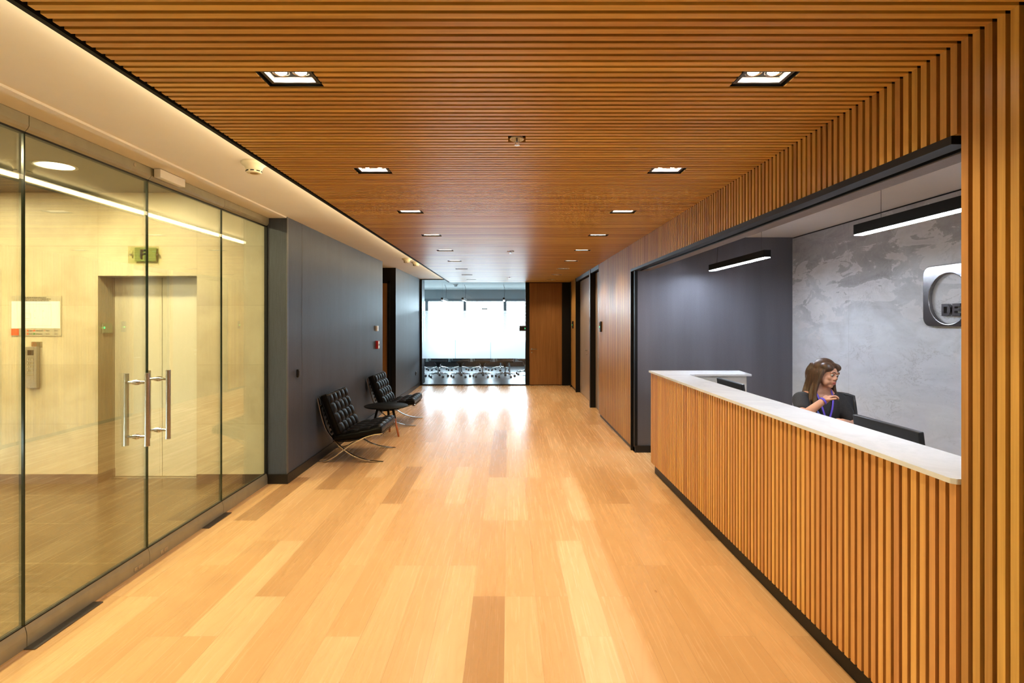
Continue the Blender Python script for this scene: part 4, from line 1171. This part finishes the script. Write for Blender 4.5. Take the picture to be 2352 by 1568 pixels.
bones(body, V[14:], [(0, 1), (1, 2), (3, 4), (4, 5), (2, 6), (5, 7)], [.085, .062, .038, .085, .062, .038, .03, .03])
loft(body, TORSO)
# head, turned to the photo's right and tilted down
HC = Vector((.03, -.022, 1.225)); RH = Matrix.Rotation(.38, 3, 'Z') @ Matrix.Rotation(.14, 3, 'X') @ Matrix.Rotation(.10, 3, 'Y')   # faces -y
def hp(x, y, z): return HC + RH @ Vector((x, y, z))
body.ell(hp(0, .012, .022), (.071, .088, .083), RH, 32, 20)          # skull
body.ell(hp(0, -.022, -.025), (.056, .058, .078), RH, 28, 18)        # face
body.ell(hp(0, -.052, -.083), (.024, .022, .019), RH)                # chin
body.ell(hp(-.034, -.035, -.055), (.022, .03, .03), RH); body.ell(hp(.034, -.035, -.055), (.022, .03, .03), RH)   # jaw
for s_ in (-1, 1):
    body.ell(hp(s_*.031, -.062, -.020), (.018, .017, .015), RH)      # cheeks
    body.ell(hp(s_*.026, -.078, .022), (.024, .010, .008), RH)       # brow
    body.ell(hp(s_*.071, .010, -.008), (.008, .016, .028), RH)       # ear
    body.ell(hp(s_*.008, -.084, -.026), (.008, .009, .007), RH)      # nostril
body.add(*skin_mesh([hp(0, -.072, .016), hp(0, -.086, -.008), hp(0, -.096, -.024)], [(0, 1), (1, 2)], [.007, .008, .0095], 0), True)
body.ell(hp(0, -.079, -.049), (.021, .008, .0055), RH); body.ell(hp(0, -.077, -.060), (.018, .008, .006), RH)
hand(body, WR, (.75, .05, .45), (.35, -.2, -.75), curl=.95, side=-1)
hand(body, WL, (-.95, -.15, -.02), (0, 0, -1), curl=.35, side=-1)
pb_ = fuse(body, 'body', M_skin, person, .0052, 3)
pb_['label'] = 'skin of face, neck, arms and hands'
# facial features as children of the head surface
M_eye = plain('eye white', (.75, .72, .68), .2); M_iris = plain('dark brown iris', (.03, .015, .008), .15); M_lip = plain('lip', (.42, .10, .08), .4); M_brow = plain('eyebrow', (.03, .015, .008), .7)
for s_ in (-1, 1):
    MB().ell(hp(s_*.027, -.0725, .006), (.0125, .009, .0065), RH, 16, 10).build('eye', M_eye, person)
    MB().ell(hp(s_*.027, -.080, .0045), (.0055, .0035, .0055), RH, 12, 8).build('iris', M_iris, person)
    MB().tube([hp(s_*.012, -.087, .026), hp(s_*.028, -.088, .031), hp(s_*.043, -.077, .026)], [.003, .0035, .002], 6).build('eyebrow', M_brow, person)
MB().tube([hp(-.020, -.082, -.052), hp(-.007, -.089, -.0495), hp(.007, -.089, -.0495), hp(.020, -.082, -.052)], [.002, .0045, .0045, .002], 8).tube([hp(-.018, -.081, -.056), hp(0, -.087, -.0605), hp(.018, -.081, -.056)], [.002, .0055, .002], 8).build('lips', M_lip, person)
# clothing: black short sleeved top with open neck
top = MB()
loft(top, [(z, cx, cy_, rx+.014, ry+.014) for (z, cx, cy_, rx, ry) in TORSO[1:8]])
for A_, B_, f_ in ((SR, ER, .62), (SL, EL, .66)):
    bones(top, [(A_[0]*.5, .04, 1.02), A_, tuple(Vector(A_).lerp(Vector(B_), f_))], [(0, 1), (1, 2)], [.066, .066, .052])
o = fuse(top, 'top', M_dress, person, .009, 5)
tr = MB(); loft(tr, [(z, cx, cy_, rx+.020, ry+.020) for (z, cx, cy_, rx, ry) in TORSO[:4]])
bones(tr, [V[14], V[15], V[16], V[17], V[18], V[19]], [(0, 1), (1, 2), (3, 4), (4, 5)], [.10, .076, .055, .10, .076, .055])
fuse(tr, 'trousers', M_trouser, person, .01, 5)
for i in (20, 21):
    f_ = Vector(V[i]); MB().cbox((f_.x, f_.y+.06, .035), (.085, .25, .07), bev=.03).build('shoe', M_blackmat, person)
# shirt panel and lanyard on the chest
MB().add([(-.075, -.088, .95), (-.02, -.112, .86), (-.03, -.105, .80), (-.09, -.09, .84)], [(0, 1, 2, 3)]).build('shirt_panel', M_shirt, person)
def strap(pts, w, t_, mat, name):
    mb = MB(); pts = smooth_path(pts, 6); vs = []
    for i, p in enumerate(pts):
        d_ = (pts[min(i+1, len(pts)-1)]-pts[max(i-1, 0)]).normalized(); n_ = Vector((0, -1, .15)); u_ = d_.cross(n_).normalized()*w/2
        vs += [p-u_, p+u_, p+u_+n_*t_, p-u_+n_*t_]
    fs = []
    for i in range(len(pts)-1):
        for k_ in range(4): fs.append((i*4+k_, i*4+(k_+1) % 4, i*4+4+(k_+1) % 4, i*4+4+k_))
    return mb.add(vs, fs).build(name, mat, person)
strap([(.075, .0, 1.105), (.060, -.060, 1.05), (.030, -.105, .97), (-.005, -.125, .88), (-.02, -.125, .80)], .013, .003, M_lany, 'lanyard')
strap([(-.055, .0, 1.105), (-.055, -.060, 1.05), (-.045, -.100, .97), (-.030, -.122, .88), (-.022, -.125, .80)], .013, .003, M_lany, 'lanyard')
MB().lathe([(.026, -.008), (.029, -.008), (.029, .008), (.026, .008)], hollow=True, c=Vector(WR)+Vector((.01, 0, .006)), n=20, M=Vector((.75, .05, .45)).to_track_quat('Z', 'Y').to_matrix()).build('bracelet', M_lany, person)
# hair: cap plus long locks
hair = MB()
hair.ell(hp(0, .026, .038), (.083, .092, .086), RH, 32, 20)
hair.ell(hp(-.045, -.030, .060), (.045, .050, .036), RH); hair.ell(hp(.040, -.030, .062), (.045, .048, .034), RH)
hair.ell(hp(0, -.03, .078), (.05, .05, .022), RH)
def lock(pts, r0, r1):
    pts = smooth_path(pts, 5); n_ = len(pts); hair.tube(pts, [r0+(r1-r0)*i/(n_-1) for i in range(n_)], 10)
random.seed(11)
for s_ in (-1, 1):
    for q in range(9):
        a = .1+q*.22
        x = s_*(.074-.004*q*.4); y = -.028+q*.014
        ln = .32+random.uniform(-.05, .04)
        p0 = hp(x*.75, y, .06); p1 = hp(x*1.10, y+.004, .0); p2 = hp(x*1.18, y+.012, -.07)
        p3 = p2+Vector((s_*.022+random.uniform(-.012, .012), .004, -.09)); p4 = p3+Vector((s_*.012+random.uniform(-.02, .02), -.012-.02*(q < 4), -(ln-.20)))
        lock([p0, p1, p2, p3, p4], .021, .008)
for q in range(9):
    x = -.06+q*.015; p0 = hp(x, .085, .06); p1 = hp(x*1.1, .115, -.01); p2 = p1+Vector((random.uniform(-.01, .01), .02, -.10)); p3 = p2+Vector((random.uniform(-.02, .02), .01, -.12))
    lock([p0, p1, p2, p3], .022, .009)
ho = fuse(hair, 'hair', M_hair, person, .006, 2)
